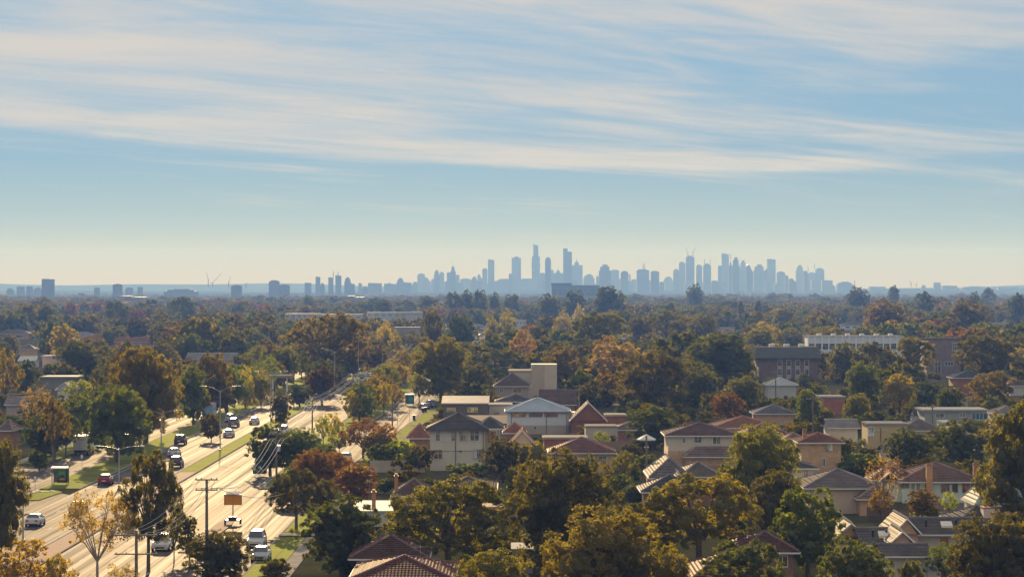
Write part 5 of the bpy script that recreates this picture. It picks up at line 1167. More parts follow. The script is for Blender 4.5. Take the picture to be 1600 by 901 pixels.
# ------------------------------------------------------------------ vehicles
def hull(w, st):
    """st: stations (y, halfwidth, zlow, zhigh)"""
    return MB().ring_loft([[(-a * .90, y, z0), (-a, y, z0 + .16), (-a, y, z1 - .20), (-a * .86, y, z1), (a * .86, y, z1), (a, y, z1 - .20), (a, y, z0 + .16), (a * .90, y, z0)] for y, a, z0, z1 in st])
def wheelset(root, ys, r, hw):
    for y in ys:
        for sx in (-1, 1):
            w = MB().tube((0, 0, 0), (sx * .22, 0, 0), r, r, 14).build('wheel', RUBBER, root, (sx * (hw - .20), y, r))
            MB().tube((sx * .15, 0, 0), (sx * .235, 0, 0), r * .6, r * .52, 10).build('rim', RIM, w)
def make_car(name, label, kind, col):
    root = thing(name, label, 'car')
    P = {'sedan': dict(st=[(-2.28, .74, .38, .86), (-2.18, .86, .26, 1.0), (-1.5, .90, .2, 1.05), (0, .91, .2, 1.0), (1.0, .90, .2, .95), (1.85, .87, .22, .86), (2.25, .74, .32, .68)], cab=(-1.72, -1.0, .12, 1.02, 1.0, 1.44), wy=(-1.4, 1.4), r=.32),
         'hatch': dict(st=[(-2.02, .76, .38, .95), (-1.95, .86, .26, 1.05), (-1.2, .89, .2, 1.08), (0, .90, .2, 1.02), (1.0, .89, .2, .97), (1.75, .86, .22, .86), (2.05, .72, .32, .7)], cab=(-1.93, -1.55, .15, 1.0, 1.02, 1.50), wy=(-1.25, 1.3), r=.31),
         'suv': dict(st=[(-2.35, .82, .45, 1.05), (-2.27, .92, .35, 1.15), (-1.4, .95, .3, 1.18), (0, .95, .3, 1.14), (1.1, .94, .3, 1.1), (2.0, .92, .32, 1.02), (2.36, .82, .42, .8)], cab=(-2.25, -1.95, .25, 1.05, 1.12, 1.78), wy=(-1.45, 1.45), r=.38)}[kind]
    o = hull(0, P['st']).build('body', CARPAINT, root, smooth=False); o.color = (*col, 1)
    b0, t0, t1, b1, zb, zt = P['cab']; wb, wt = P['st'][2][1] * .88, P['st'][2][1] * .70
    g = MB().add([(-wb, b0, zb), (wb, b0, zb), (wb, b1, zb - .06), (-wb, b1, zb - .06), (-wt, t0, zt - .05), (wt, t0, zt - .05), (wt, t1, zt - .05), (-wt, t1, zt - .05)], [(0, 1, 5, 4), (1, 2, 6, 5), (2, 3, 7, 6), (3, 0, 4, 7), (4, 5, 6, 7)]).build('window_glass', CARGLASS, root)
    r = MB().ring_loft([[(-wt * .98, y, z - .05), (-wt * .7, y, z), (wt * .7, y, z), (wt * .98, y, z - .05)] for y, z in ((t0 - .08, zt - .03), (t0 + .25, zt + .01), (t1 - .2, zt + .01), (t1 + .08, zt - .03))]).build('roof', CARPAINT, root); r.color = (*col, 1)
    p = MB()
    for sx in (-1, 1):
        p.tube((sx * wb, b0, zb), (sx * wt, t0, zt - .04), .05, .04, 4); p.tube((sx * wb, b1, zb - .06), (sx * wt, t1, zt - .04), .045, .035, 4); p.tube((sx * (wb + .005), (b0 + b1) / 2 - .1, zb), (sx * (wt + .005), (t0 + t1) / 2, zt - .04), .045, .035, 4)
    q = p.build('pillar', CARPAINT, root); q.color = (*col, 1)
    wheelset(root, P['wy'], P['r'], P['st'][2][1]); yr, yf = P['st'][1][0], P['st'][-2][0]; zl = P['st'][1][3]
    for sx in (-1, 1):
        a = P['st'][1][1]
        MB().box(sx * a * .62 - .15, sx * a * .62 + .15, yr - .14, yr + .02, zl - .36, zl - .16).build('tail_light', TAIL, root)
        MB().box(sx * a * .68 - .16, sx * a * .68 + .16, yf - .0, yf + .32, P['st'][-2][3] - .28, P['st'][-2][3] - .12).build('headlight', HEADL, root)
        MB().box(sx * (a + .02) - .07, sx * (a + .02) + .07, b1 - .35, b1 - .2, zb + .0, zb + .14).build('mirror', DARK, root)
    MB().box(-a * .8, a * .8, yr - .16, yr + .02, P['st'][1][2], P['st'][1][2] + .14).build('rear_bumper', DARK, root)
    MB().box(-.26, .26, yr - .165, yr - .02, zl - .46, zl - .34).build('number_plate', WHITE, root)
    MB().box(-a * .5, a * .5, P['st'][-1][0] - .02, P['st'][-1][0] + .03, .40, .56).build('grille', DARK, root)
    return root
W = (.58, .58, .57); SIL = (.42, .43, .44); BLK = (.025, .025, .028); DRED = (.30, .02, .02); BLU = (.05, .12, .30); GRY = (.15, .15, .16); RDD = (.35, .04, .03)
protos = {}
CARGROUP = 'cars on the road'
def put_car(px, yb, kind, col, rz, label, group=CARGROUP):
    """px, yb: photo pixel of the middle of the nearest axle line on the ground"""
    x, y = G(px, yb); y += 2.1
    if kind not in protos:
        r = make_car({'sedan': 'sedan_car', 'hatch': 'hatchback_car', 'suv': 'suv_car'}[kind], label, kind, col); protos[kind] = r; r.location = (x, y, .012); r.rotation_euler = (0, 0, rz); r['group'] = group
    else:
        r = dup(protos[kind], (x, y, .012), rz, label, group, {'body': col, 'roof': col, 'pillar': col})
    return r
pi = math.pi
for c in [
 (50, 823, 'sedan', W, 0.0, 'white sedan beside the grass island at far left'),
 (162, 758, 'hatch', DRED, 0.0, 'dark red hatchback behind the tall dark street gum'),
 (118, 802, 'sedan', W, 0.0, 'white car roof showing above the sparse yellow tree'),
 (273, 731, 'suv', BLK, 0.0, 'black wagon nearest the crown of the tall dark street gum'),
 (270, 714, 'sedan', W, 0.0, 'white sedan just ahead of the black wagon'),
 (280, 695, 'suv', BLK, 0.0, 'black four wheel drive ahead of the white sedan'),
 (356, 683, 'sedan', W, 0.0, 'white sedan beside the tall double lamp'),
 (364, 667, 'suv', GRY, 0.0, 'dark grey four wheel drive with a canopy'),
 (359, 660, 'suv', W, 0.0, 'white four wheel drive just beyond the dark grey one'),
 (396, 663, 'sedan', W, 0.0, 'white sedan in the right hand lane near the median'),
 (245, 668, 'hatch', RDD, 0.0, 'red car half hidden on the left service road'),
 (195, 691, 'sedan', GRY, 0.0, 'dark parked car on the left service road, left one'),
 (206, 687, 'sedan', SIL, 0.0, 'silver parked car on the left service road, right one'),
 (149, 694, 'hatch', W, 0.0, 'white car parked beyond the lorry'),
 (10, 760, 'sedan', SIL, 0.0, 'silver car glimpsed through the dark gum at the left edge'),
 (250, 862, 'suv', W, pi, 'white oncoming car beside the street gum trunk'),
 (404, 738, 'sedan', W, pi, 'white oncoming car half behind the bulging green tree'),
 (441, 680, 'suv', SIL, pi, 'silver oncoming wagon in the far lane by the shrubs'),
 (398, 857, 'suv', W, pi, 'white four wheel drive leaving the side road'),
 (405, 878, 'sedan', SIL, pi, 'silver car behind the white four wheel drive on the side road'),
 (539, 722, 'sedan', SIL, pi, 'silver car parked on the right service road'),
 (545, 604, 'suv', RDD, 0.0, 'red wagon in the hazy traffic queue'),
 (556, 603, 'sedan', SIL, pi, 'silver car right of the red wagon'),
 (533, 603, 'sedan', GRY, 0.0, 'dark car left of the red wagon'),
 (565, 597, 'sedan', W, pi, 'white car behind the silver one in the queue'),
 (575, 594, 'hatch', W, pi, 'white hatchback third in the queue'),
 (585, 590, 'sedan', DRED, pi, 'maroon car fourth in the queue'),
 (632, 553, 'sedan', W, pi, 'white car far up the road'), (641, 546, 'suv', SIL, pi, 'silver wagon far up the road'), (627, 546, 'suv', BLU, 0, 'blue wagon far up the road'), (645, 553, 'sedan', W, pi, 'second white car far up the road'), (620, 540, 'hatch', RDD, 0, 'small red car far up the road'),
 (733, 528, 'suv', GRY, 0.6, 'dark wagon in the distant car park'), (748, 527, 'suv', W, 0.6, 'white wagon in the distant car park'), (715, 534, 'sedan', W, 1.2, 'white car at the distant car park entry'), (706, 536, 'sedan', SIL, 1.2, 'silver car behind the one at the car park entry'), (690, 533, 'sedan', W, 1.3, 'white car left of the car park entry'),
 (880, 532, 'hatch', W, 1.3, 'white vehicle glinting between the poplars'), (893, 520, 'sedan', SIL, 1.3, 'silver vehicle glinting beyond the poplars'),
 (672, 637, 'suv', GRY, 0.3, 'dark grey wagon in the driveway by the bright low roof'), (662, 640, 'sedan', BLU, 0.3, 'dark blue ute in the driveway by the bins'),
 (945, 628, 'hatch', W, 1.5, 'pale car in a yard under the wide dark gum'),
]: put_car(*c)
# lorry
x, y = G(126, 712); lorry = thing('lorry', 'white box lorry parked on the left service road with a red band of lettering', 'truck', (x, y + 3.5, .012), 0.0)
o = MB().box(-1.2, 1.2, -3.6, 1.8, .95, 3.35).build('cargo_box', PAINT, lorry); o.color = (.70, .72, .74, 1)
for sx in (-1, 1):
    dd = MB().box(sx * .6 - .56, sx * .6 + .56, -3.66, -3.605, 1.0, 3.2).build('rear_door', PAINT, lorry); dd.color = (.60, .60, .60, 1)
    MB().tube((sx * .12, -3.69, 1.05), (sx * .12, -3.69, 3.15), .02, .02, 5).build('door_bar', STEEL, dd)
    MB().box(sx * .95 - .12, sx * .95 + .12, -3.68, -3.605, .78, .92).build('tail_light', TAIL, lorry)
    for i in range(2): o = MB().box(sx * 1.206 - .004, sx * 1.206 + .004, -2.8 + i * 2.2, -1.4 + i * 2.2, 1.8, 2.5).build('side_panel', PAINT, lorry); o.color = (.2, .3, .5, 1)
for i, w in enumerate((.18, .12, .20, .15, .2, .12, .18)):
    a = -.86 + i * .26; m = MB(); m.box(a, a + .05, -3.675, -3.662, 2.55, 2.85); m.box(a + w - .05, a + w, -3.675, -3.662, 2.55, 2.85) if i % 2 else m.box(a + .052, a + w, -3.675, -3.662, 2.79, 2.85)
    m.box(a + .052, a + w - .052, -3.675, -3.662, 2.66, 2.73); o = m.build('red_lettering', PAINT, lorry); o.color = (.6, .12, .06, 1)
o = MB().ring_loft([[(-1.1, q, .5), (1.1, q, .5), (1.1, q, t), (-1.1, q, t)] for q, t in ((1.95, 2.3), (2.9, 2.35), (3.5, 1.5), (3.7, 1.2))]).build('cab', PAINT, lorry); o.color = (.7, .7, .7, 1)
MB().box(-1.0, 1.0, 1.81, 1.94, .55, .9).build('chassis', DARK, lorry); MB().box(-1.0, 1.0, -3.5, 1.8, .6, .94).build('chassis_rail', DARK, lorry); o = MB().box(-.9, .9, 1.7, 2.4, 3.36, 3.6).build('wind_deflector', PAINT, lorry); o.color = (.6, .1, .06, 1)
wheelset(lorry, (-2.3, 2.8), .45, 1.15)
x, y = G(325, 655); van = dup(lorry, (x, y + 3, .012), 0, 'small blue and white lorry further along the left service road', None, {'rear_door': (.2, .35, .5), 'cargo_box': (.45, .55, .62)})

# ------------------------------------------------------------------ street furniture
def street_lamp(px, yb, ytop, arms, label, group='double-armed street lamps', al=None):
    x, y = G(px, yb); s = F / y; h = (yb - ytop) / s; root = thing('street_lamp', label, 'street lamp', (x, y, 0.1), 0.0, group)
    MB().tube((0, 0, 0), (0, 0, h * .93), .11, .065, 8).build('pole', STEEL, root); MB().tube((0, 0, 0), (0, 0, .35), .19, .17, 8).build('base_collar', STEEL, root)
    L = al or 2.8
    for sx in arms:
        MB().path([(0, 0, h * .90), (sx * L * .35, 0, h * .955), (sx * L * .7, 0, h * .985), (sx * L, 0, h * .99)], .045, 6).build('arm', STEEL, root)
        MB().ring_loft([[(sx * (L + a), -b, h * .99 - .03), (sx * (L + a), b, h * .99 - .03), (sx * (L + a), b * .7, h * .99 + c), (sx * (L + a), -b * .7, h * .99 + c)] for a, b, c in ((0, .06, .05), (.25, .16, .12), (.65, .12, .08), (.75, .04, .02))]).build('lamp_head', WHITE, root)
for a in ((344, 705, 603, (-1, 1), 'tallest double-armed street lamp in the grass median'), (252, 706, 641, (-1, 1), 'double street lamp on the left verge above the wagons'), (186, 762, 697, (-1, 1), 'double street lamp by the red hatchback'), (423, 664, 580, (-1, 1), 'double street lamp beside the round median bush'),
          (523, 620, 544, (-1, 1), 'double street lamp beyond the purplish tree'), (420, 570, 505, (-1, 1), 'hazy double lamp left of the spreading gum'), (560, 600, 527, (1,), 'single-armed lamp above the traffic queue'), (36, 848, 768, (-1, 1), 'lamp post at the grass island in front of the white sedan'), (702, 535, 504, (1,), 'hazy lamp near the distant car park'), (776, 545, 512, (1,), 'hazy single lamp right of the car park'), (598, 612, 548, (1,), 'curved-arm lamp by the yellow street trees'), (1020, 560, 500, (1,), 'thin hazy lamp right of the golden domed tree')):
    street_lamp(*a, al=2.8 if a[1] > 560 else 2.2)
def power_pole(px, yb, ytop, label, arms=(0.06, 0.18), aw=1.2, trans=False, group='timber power poles', z0=0.0):
    x, y = G(px, yb); s = F / y; h = (yb - ytop) / s; root = thing('power_pole', label, 'power pole', (x, y, z0), 0.0, group)
    MB().tube((0, 0, 0), (0, 0, h), .17, .12, 8).build('pole', WOOD, root); out = []
    for k in arms:
        z = h * (1 - k); ca = MB().box(-aw, aw, -.19, -.09, z - .06, z + .06).build('crossarm', WOOD, root)
        for u in (-.92, -.45, .45, .92): MB().tube((u * aw, -.14, z + .06), (u * aw, -.14, z + .2), .05, .035, 6).build('insulator', WHITE, ca)
        out.append([(x + u * aw, y - .14, z + .2 + z0) for u in (-.92, -.45, .45, .92)])
    if trans: MB().tube((.32, -.1, h * .62), (.32, -.1, h * .62 + .9), .26, .26, 10).build('transformer', STEEL, root)
    LANDMARKS.append((x, y, 'power pole')) if False else None
    return out
P0 = power_pole(323, 915, 748, 'wooden power pole with two crossarms in the foreground', (.005, .10), 1.05)
P1 = power_pole(213, 950, 828, 'short power pole at the bottom left with two crossarms', (.06, .30), 1.9)
P2 = power_pole(432, 752, 676, 'street pole carrying a transformer among the shrubs', (.03, .16), 1.1, True)
P3 = power_pole(488, 672, 624, 'power pole behind the thin street trees', (.05, .2), 1.2)
P4 = power_pole(552, 636, 584, 'power pole right of the oncoming lanes', (.05, .22), 1.2)
P5 = power_pole(612, 612, 562, 'power pole near the green advertising shelter', (.04, .2), 1.2)
P6 = power_pole(640, 575, 535, 'hazy power pole far up the road', (.06,), 1.2)
P7 = power_pole(83, 722, 606, 'tall timber street pole at the left footpath', (.04,), 1.0)
P8 = power_pole(613, 668, 616, 'bare timber pole on the right verge', (), 1)
P9 = power_pole(1010, 776, 680, 'thin pole beside the striped grey roofs', (.2,), .3)
P10 = power_pole(1376, 725, 668, 'pole among the dark trees at right', (.1,), .9)
P11 = power_pole(1335, 640, 598, 'pole with a crossarm in front of the tall green oval tree', (.03,), 1.3)
P12 = power_pole(1457, 690, 630, 'thin pole at the long white roof', (.1,), .4)
P13 = power_pole(748, 640, 594, 'pipe-like pole behind the bright low roofed house', (), .4)
P14 = power_pole(755, 560, 530, 'hazy crossarm pole beyond the large olive tree', (.05,), 1.5)
for i, (px_, yb_, hh_, w_) in enumerate(((118, 560, 10, 'above the dark tree at left'), (196, 548, 10, 'in the left distance near the dusty roofs'), (352, 560, 10, 'behind the ball-crowned street tree'), (300, 530, 10, 'among the hazy trees at left'), (880, 560, 10, 'behind the dark brown oval tree'), (1058, 590, 10, 'left of the broad deep green tree'), (1212, 640, 9, 'by the grey tiled roof'), (1300, 590, 10, 'before the long white building'), (1500, 600, 10, 'beside the maroon hall'), (1270, 700, 9, 'behind the orange brick house'), (905, 672, 9, 'behind the red brick gable'), (1130, 575, 10, 'left of the brick flats'))):
    x_, y_ = G(px_, yb_); power_pole(px_, yb_, yb_ - hh_ * F / y_, 'slim distant power pole ' + w_, (.05,), 1.1)
def wires(A, B, sag, label):
    root = thing('power_line', label, 'power line', A[0], 0.0, 'overhead power lines'); o0 = Vector(A[0])
    for a, b in zip(A, B):
        a, b = Vector(a) - o0, Vector(b) - o0; pts = []
        for i in range(13):
            t = i / 12; p = a.lerp(b, t); p.z -= sag * 4 * t * (1 - t); pts.append(tuple(p))
        MB().path(pts, .03, 4).build('wire', WIREM, root)
wires(P2[0], P3[0], 1.0, 'upper power lines rising over the shrubs to the second street pole'); wires(P2[1], P3[1], 1.1, 'lower power lines over the shrubs to the second street pole')
wires(P3[0], P4[0], .8, 'upper power lines past the yellow street trees'); wires(P3[1], P4[1], .9, 'lower power lines past the yellow street trees')
wires(P4[0], P5[0], .7, 'power lines above the oncoming traffic'); wires(P5[0], P6[0], .7, 'power lines fading up the road')
wires(P0[1], P2[1], 2.2, 'power lines crossing above the oncoming carriageway'); wires(P1[0], P0[0], 1.2, 'power lines between the two foreground poles')
wires(P7[0], [(p[0] - 26, p[1] + 30, p[2] - 1.5) for p in P7[0]], .8, 'power lines from the tall timber pole to the left')
xx, yy = G(470, 812); wires([P0[1][3]], [(xx, yy, 4.2)], 1.2, 'sagging service wire from the wooden pole to the side road tree')
# bus shelter
def shelter(px, yb, w, h, label, poster):
    x, y = G(px, yb); root = thing('bus_shelter', label, 'bus shelter', (x, y, .14)); d = 1.5
    m = MB()
    for sx in (-1, 1):
        for yy in (0, d): MB().tube((sx * w / 2, yy, 0), (sx * w / 2, yy, h), .05, .05, 6).build('post', DARK, root)
    o = MB().ring_loft([[(-w / 2 - .15, q, h + .02), (w / 2 + .15, q, h + .02), (w / 2 + .1, q, h + .14 + k), (-w / 2 - .1, q, h + .14 + k)] for q, k in ((-.3, 0), (d / 2, .08), (d + .3, 0))]).build('roof', PAINT, root); o.color = (.62, .60, .52, 1)
    o = MB().box(-w / 2 + .06, w / 2 - .06, d - .04, d + .02, .3, h - .15).build('glass_back', GLASS, root); o.color = (.10, .14, .13, 1)
    MB().box(-w / 2 + .15, w / 2 - .9, d - .6, d - .15, .42, .48).build('bench', WOOD, root)
    p = MB().box(w / 2 - 1.35, w / 2 - .02, -.12, -.02, .35, h - .12).build('poster_case', DARK, root)
    for a, b, c, e, col in poster:
        q = MB().box(w / 2 - 1.29 + a * 1.2, w / 2 - 1.29 + b * 1.2, -.135 - .001 * int(10 * (a + c)), -.122, .4 + c * (h - .6), .4 + e * (h - .6)).build('poster', PAINT, p); q.color = (*col, 1)
shelter(93, 759, 2.1, 2.35, 'bus shelter with a green and orange poster on the left verge', ((0, 1, 0, .3, (.08, .05, .03)), (0, 1, .301, 1, (.06, .20, .16)), (.2, .8, .4, .85, (.12, .28, .05)), (.1, .9, .2, .42, (.55, .22, .03)), (.35, .7, .3, .6, (.30, .28, .25))))
shelter(640, 634, 1.9, 2.5, 'green advertising shelter among the yellow street trees', ((0, 1, 0, 1, (.03, .22, .17)), (.15, .85, .3, .8, (.06, .32, .24))))
# message sign trailer
x, y = G(364, 820); vm = thing('message_sign_trailer', 'orange-backed portable message sign on a trailer at the side road', 'road sign', (x, y, .135))
o = MB().box(-1.05, 1.05, -.06, .12, 2.25, 3.5).build('sign_panel', PAINT, vm); o.color = (.72, .30, .03, 1)
for u in (-.9, 0, .9): q = MB().box(u - .03, u + .03, -.10, -.062, 2.25, 3.5).build('panel_rib', PAINT, o); q.color = (.55, .22, .02, 1)
MB().add([(-.8, -.4, 3.52), (.8, -.4, 3.52), (.8, .5, 3.75), (-.8, .5, 3.75), (-.8, -.4, 3.57), (.8, -.4, 3.57), (.8, .5, 3.8), (-.8, .5, 3.8)], [(3, 2, 1, 0), (4, 5, 6, 7), (0, 1, 5, 4), (1, 2, 6, 5), (2, 3, 7, 6), (3, 0, 4, 7)]).build('solar_panel', WHITE, vm)
MB().tube((0, 0, .5), (0, 0, 2.3), .07, .06, 6).build('mast', DARK, vm)
MB().box(-.8, .8, -1.2, .9, .45, .55).box(-.5, .5, -.9, -.2, .55, .95).build('trailer_frame', DARK, vm)
for sx in (-1, 1): MB().tube((0, 0, 0), (sx * .15, 0, 0), .28, .28, 12).build('wheel', RUBBER, vm, (sx * .85, -.1, .28))
for sx in (-1, 1):
    for yy in (-1.1, .8): MB().tube((sx * .9, yy, 0), (sx * .9, yy, .7), .03, .03, 5).build('stabiliser', STEEL, vm)
MB().tube((0, .9, .5), (0, 2.0, .45), .04, .04, 5).build('drawbar', DARK, vm)
def sign(px, yb, ytop, label, col=(.75, .75, .75), w=.45, hh=.6, cat='sign', group=None):
    x, y = G(px, yb); h = (yb - ytop) * y / F; root = thing('road_sign', label, cat, (x, y, .1), 0, group)
    MB().tube((0, 0, 0), (0, 0, h), .03, .03, 6).build('post', STEEL, root); o = MB().box(-w / 2, w / 2, -.05, -.031, h - hh, h).build('sign_plate', PAINT, root); o.color = (*col, 1)
sign(414, 770, 754, 'small white sign on the verge above the side road', w=.4, hh=.7); sign(128, 735, 711, 'small white sign behind the bus shelter', w=.35, hh=.5); sign(621, 668, 646, 'bus stop sign on the right service road verge', (.5, .5, .5)); sign(640, 662, 634, 'thin signpost right of the bus stop sign', (.4, .4, .4), .3, .4)
sign(55, 770, 745, 'small signpost behind the dark gum at left', w=.3, hh=.4); sign(33, 735, 704, 'thin signpost at the side street corner', (.4, .38, .3), .3, .3); sign(448, 645, 625, 'small round sign in the median', w=.5, hh=.5)
def bin_(px, yb, label, col):
    x, y = G(px, yb); r = thing('wheelie_bin', label, 'bin', (x, y, .14), .1, 'wheelie bins on the verge'); o = MB().ring_loft([[(-a, -a * 1.2, z), (a, -a * 1.2, z), (a, a * 1.2, z), (-a, a * 1.2, z)] for a, z in ((.22, .08), (.30, 1.0))]).build('bin_body', PAINT, r); o.color = (*col, 1)
    MB().box(-.32, .32, -.4, .38, 1.0, 1.07).build('lid', DARK, r); MB().tube((-.3, .3, .12), (.3, .3, .12), .12, .12, 8).build('wheel', RUBBER, r)
bin_(647, 657, 'dark green bin standing alone on the right verge', (.03, .05, .035)); bin_(661, 645, 'left bin of the pair by the driveway', (.03, .04, .04)); bin_(665, 644, 'right bin of the pair by the driveway', (.04, .04, .06))
# garden umbrella
x, y = G(1010, 715); um = thing('garden_umbrella', 'white garden umbrella behind the thin pole', 'umbrella', (x, y, 0)); m = MB(); n = 8; R, zt, ze = 1.6, 3.9, 3.1
for i in range(n):
    a, b = 2 * pi * i / n, 2 * pi * (i + 1) / n; m.poly((0, 0, zt), (R * math.cos(a), R * math.sin(a), ze), (R * math.cos(b), R * math.sin(b), ze)); m.poly((R * math.cos(a), R * math.sin(a), ze), (R * math.cos(a), R * math.sin(a), ze - .2), (R * math.cos(b), R * math.sin(b), ze - .2), (R * math.cos(b), R * math.sin(b), ze))
m.build('canopy', WHITE, um); MB().tube((0, 0, 0), (0, 0, zt), .04, .03, 6).build('pole', STEEL, um)
# petrol station canopy in the distance
x, y = G(433, 622); st = thing('petrol_canopy', 'pale service station canopy beyond the median bush', 'canopy', (x, y, 0)); MB().box(-3.6, 3.6, 0, 6, 5.2, 5.8).build('canopy_roof', CONC, st)
for u in (-2.6, -1.2, 2.4): MB().box(u - .18, u + .18, 1, 1.4, 0, 5.2).build('column', WHITE, st)
# fences: each paling panel a part
def fence(x0, x1, yb, h, col, label, post=(.2, .17, .14)):
    xa, d = G(x0, yb); xb, _ = G(x1, yb); root = thing('fence', label, 'fence', (xa, d, 0)); L = xb - xa; n = max(1, int(L / 2.4))
    for i in range(n):
        a, b = L * i / n, L * (i + 1) / n; m = MB(); k = int((b - a) / .16)
        for j in range(k): u = a + (b - a) * j / k; m.box(u + .005, u + .145, -.02 - .012 * (j % 2), .0 - .012 * (j % 2), .05, h - .04 * ((j * 7 + i) % 3))
        o = m.build('paling_panel', WALL, root); o.color = (*col, 1); o['kind'] = 'stuff'
    for i in range(n + 1): o = MB().box(L * i / n - .05, L * i / n + .05, .01, .11, 0, h).build('post', WALL, root); o.color = (*post, 1)
fence(578, 664, 738, 1.9, (.50, .42, .33), 'pale paling fence under the bright hedge'); fence(755, 800, 745, 1.8, (.22, .16, .12), 'dark paling fence right of the cream house'); fence(920, 1010, 705, 1.8, (.3, .22, .16), 'brown fence behind the garden umbrella')
fence(1440, 1540, 800, 1.2, (.25, .2, .18), 'low dark fence at the lawn before the mint green house'); fence(620, 680, 768, 1.7, (.28, .24, .18), 'weathered fence left of the low grey-brown roof'); fence(1100, 1160, 745, 1.7, (.35, .2, .12), 'reddish fence right of the cream upstairs house'); fence(1355, 1420, 815, 1.8, (.12, .09, .075), 'dark timber fence under the pinkish tree'); fence(985, 1050, 780, 1.6, (.33, .15, .10), 'brick-red fence beside the thin pole')
# bright lawn patch
x, y = G(1425, 808); sheet('lawn', [(x - 4, y - 8), (x + 9, y - 8), (x + 9, y + 9), (x - 4, y + 9)], .02, GRASS)
# television aerials
def aerial(px, yb, ytop, label):
    x, y = G(px, yb); z = HC - (ytop - HY) * y / F; r = thing('tv_aerial', label, 'aerial', (x, y, z - 1.6), .4, 'roof television aerials'); MB().tube((0, 0, 0), (0, 0, 1.6), .02, .02, 5).build('mast', STEEL, r)
    m = MB(); m.tube((-.7, 0, 1.5), (.7, 0, 1.5), .015, .015, 4)
    for i in range(6): m.tube((-.65 + i * .26, -.35, 1.5), (-.65 + i * .26, .35, 1.5), .01, .01, 4)
    m.build('antenna', STEEL, r)
aerial(657, 955, 852, 'aerial over the maroon roof'); aerial(1535, 845, 806, 'aerial over the dark tiled house at right'); aerial(577, 816, 752, 'aerial at the white flat-roofed shed'); aerial(895, 733, 676, 'aerial over the red hip roofed house'); aerial(960, 640, 602, 'aerial near the golden amber tree')
# ------------------------------------------------------------------ fill-in trees, woods further off, haze

def blocked(x, y, h, w):
    px, pb = PX(x, y, 0); _, pt = PX(x, y, h); hw = w / 2 * F / y
    for (a, b, c, d, dep) in KEEP:
        if y < dep and px + hw > a and px - hw < b and pb > c and pt < d: return True
    return False
def onroad(x, y, m):
    r = cx(y) if y < 1500 else 39.6 + 0.132 * (y - 1500)
    return y < 2100 and -80 - m < x - r < -17 + m * .5
for h in HOUSEBOX: pass
def inhouse(x, y, m):
    for (hx, hy, hw, hd) in HOUSEBOX:
        if abs(x - hx) < hw / 2 + m and hy - m < y < hy + hd + m: return True
    return False
rf = random.Random(21)
fill = []
def try_fill(x, y, h, w, kind, col, near=0.55):
    if onroad(x, y, w * .45): return False
    if inhouse(x, y, w * .3): return False
    for (tx, ty, tr) in TREES:
        if abs(tx - x) < 14 and abs(ty - y) < 40 and math.hypot(tx - x, (ty - y) * .6) < (tr + w / 2) * near: return False
    if blocked(x, y, h, w): return False
    fill.append((x, y, h, w, kind, col)); TREES.append((x, y, w / 2)); return True
cols = [OLIVE, OLIVE, DARKG, MIDG, BROWN, GOLD, DEEP, BLUEG, OLIVE, MIDG]
def rk(yy):
    u = rf.random()
    if u < .38: return 'round', rf.choice(cols)
    if u < .62: return 'lumpy', rf.choice(cols)
    if u < .84: return 'gum', rf.choice(cols)
    if u < .90: return 'open', rf.choice([ORANGE, RUST, YELLOW, PINK, AMBER])
    if u < .95: return 'poplar', rf.choice([GOLD, YELLOW, MIDG])
    if u < .975: return 'column', DARKG
    return 'pine', DARKG
# street trees standing in the median and on the verges further up the road
def row(x0, ys, hlo, hhi, cl, kinds=('round', 'lumpy', 'open')):
    for y in ys:
        y += rf.uniform(-4, 4); h = rf.uniform(hlo, hhi); w = h * rf.uniform(.75, 1.1); x = cx(y) + x0 + rf.uniform(-1, 1)
        if any(math.hypot(tx - x, (ty - y) * .6) < (tr + w / 2) * .45 for (tx, ty, tr) in TREES): continue
        fill.append((x, y, h, w, rf.choice(kinds), rf.choice(cl))); TREES.append((x, y, w / 2))
row(-31.6, range(560, 1180, 24), 6, 9, [GOLD, YELLOW, OLIVE, MIDG, BROWN]); row(-48.9, range(700, 1250, 26), 6.5, 10, [DARKG, OLIVE, BROWN, DEEP])
row(-62.8, range(600, 1180, 30), 8, 12, [OLIVE, BROWN, GOLD, MIDG]); row(-16.5, range(700, 960, 26), 7, 11, [OLIVE, DARKG, MIDG]); row(-76, range(440, 1000, 32), 7, 11, [OLIVE, BROWN, MIDG, DARKG])
NROW = len(fill)
# low garden shrubs fill the gaps nearby
n_near = 0
for _ in range(9000):
    if n_near >= 158 - NROW: break
    y = 270 + (1250 - 270) * rf.random() ** .75; x = rf.uniform(-.2, .2) * y
    k, c = rk(y)
    if y < 620:
        h = rf.uniform(2.5, 5.5); w = h * rf.uniform(.9, 1.6); k = rf.choice(['shrub', 'round', 'shrub', 'open']); c = rf.choice([MIDG, DARKG, OLIVE, BROWN, DEEP])
    else: h = rf.uniform(8, 15); w = h * rf.uniform(.8, 1.35)
    if k == 'column': w = h * .3
    if try_fill(x, y, h, w, k, c, .8): n_near += 1
CN = {str(OLIVE): 'olive', str(DARKG): 'dark green', str(MIDG): 'mid green', str(BROWN): 'brown', str(GOLD): 'golden olive', str(DEEP): 'deep brown-green', str(BLUEG): 'grey-green', str(ORANGE): 'orange', str(RUST): 'rust', str(YELLOW): 'yellow', str(PINK): 'dusty pink', str(AMBER): 'amber'}
KN = {'round': 'rounded tree', 'lumpy': 'lumpy-crowned tree', 'gum': 'spreading gum', 'open': 'thin-leaved tree', 'poplar': 'upright tree', 'column': 'narrow cypress', 'pine': 'layered pine', 'shrub': 'shrub'}
LM = [(PX(*t[:2])[0], PX(*t[:2])[1], t[2]) for t in LANDMARKS]
USED = set(LABELS)
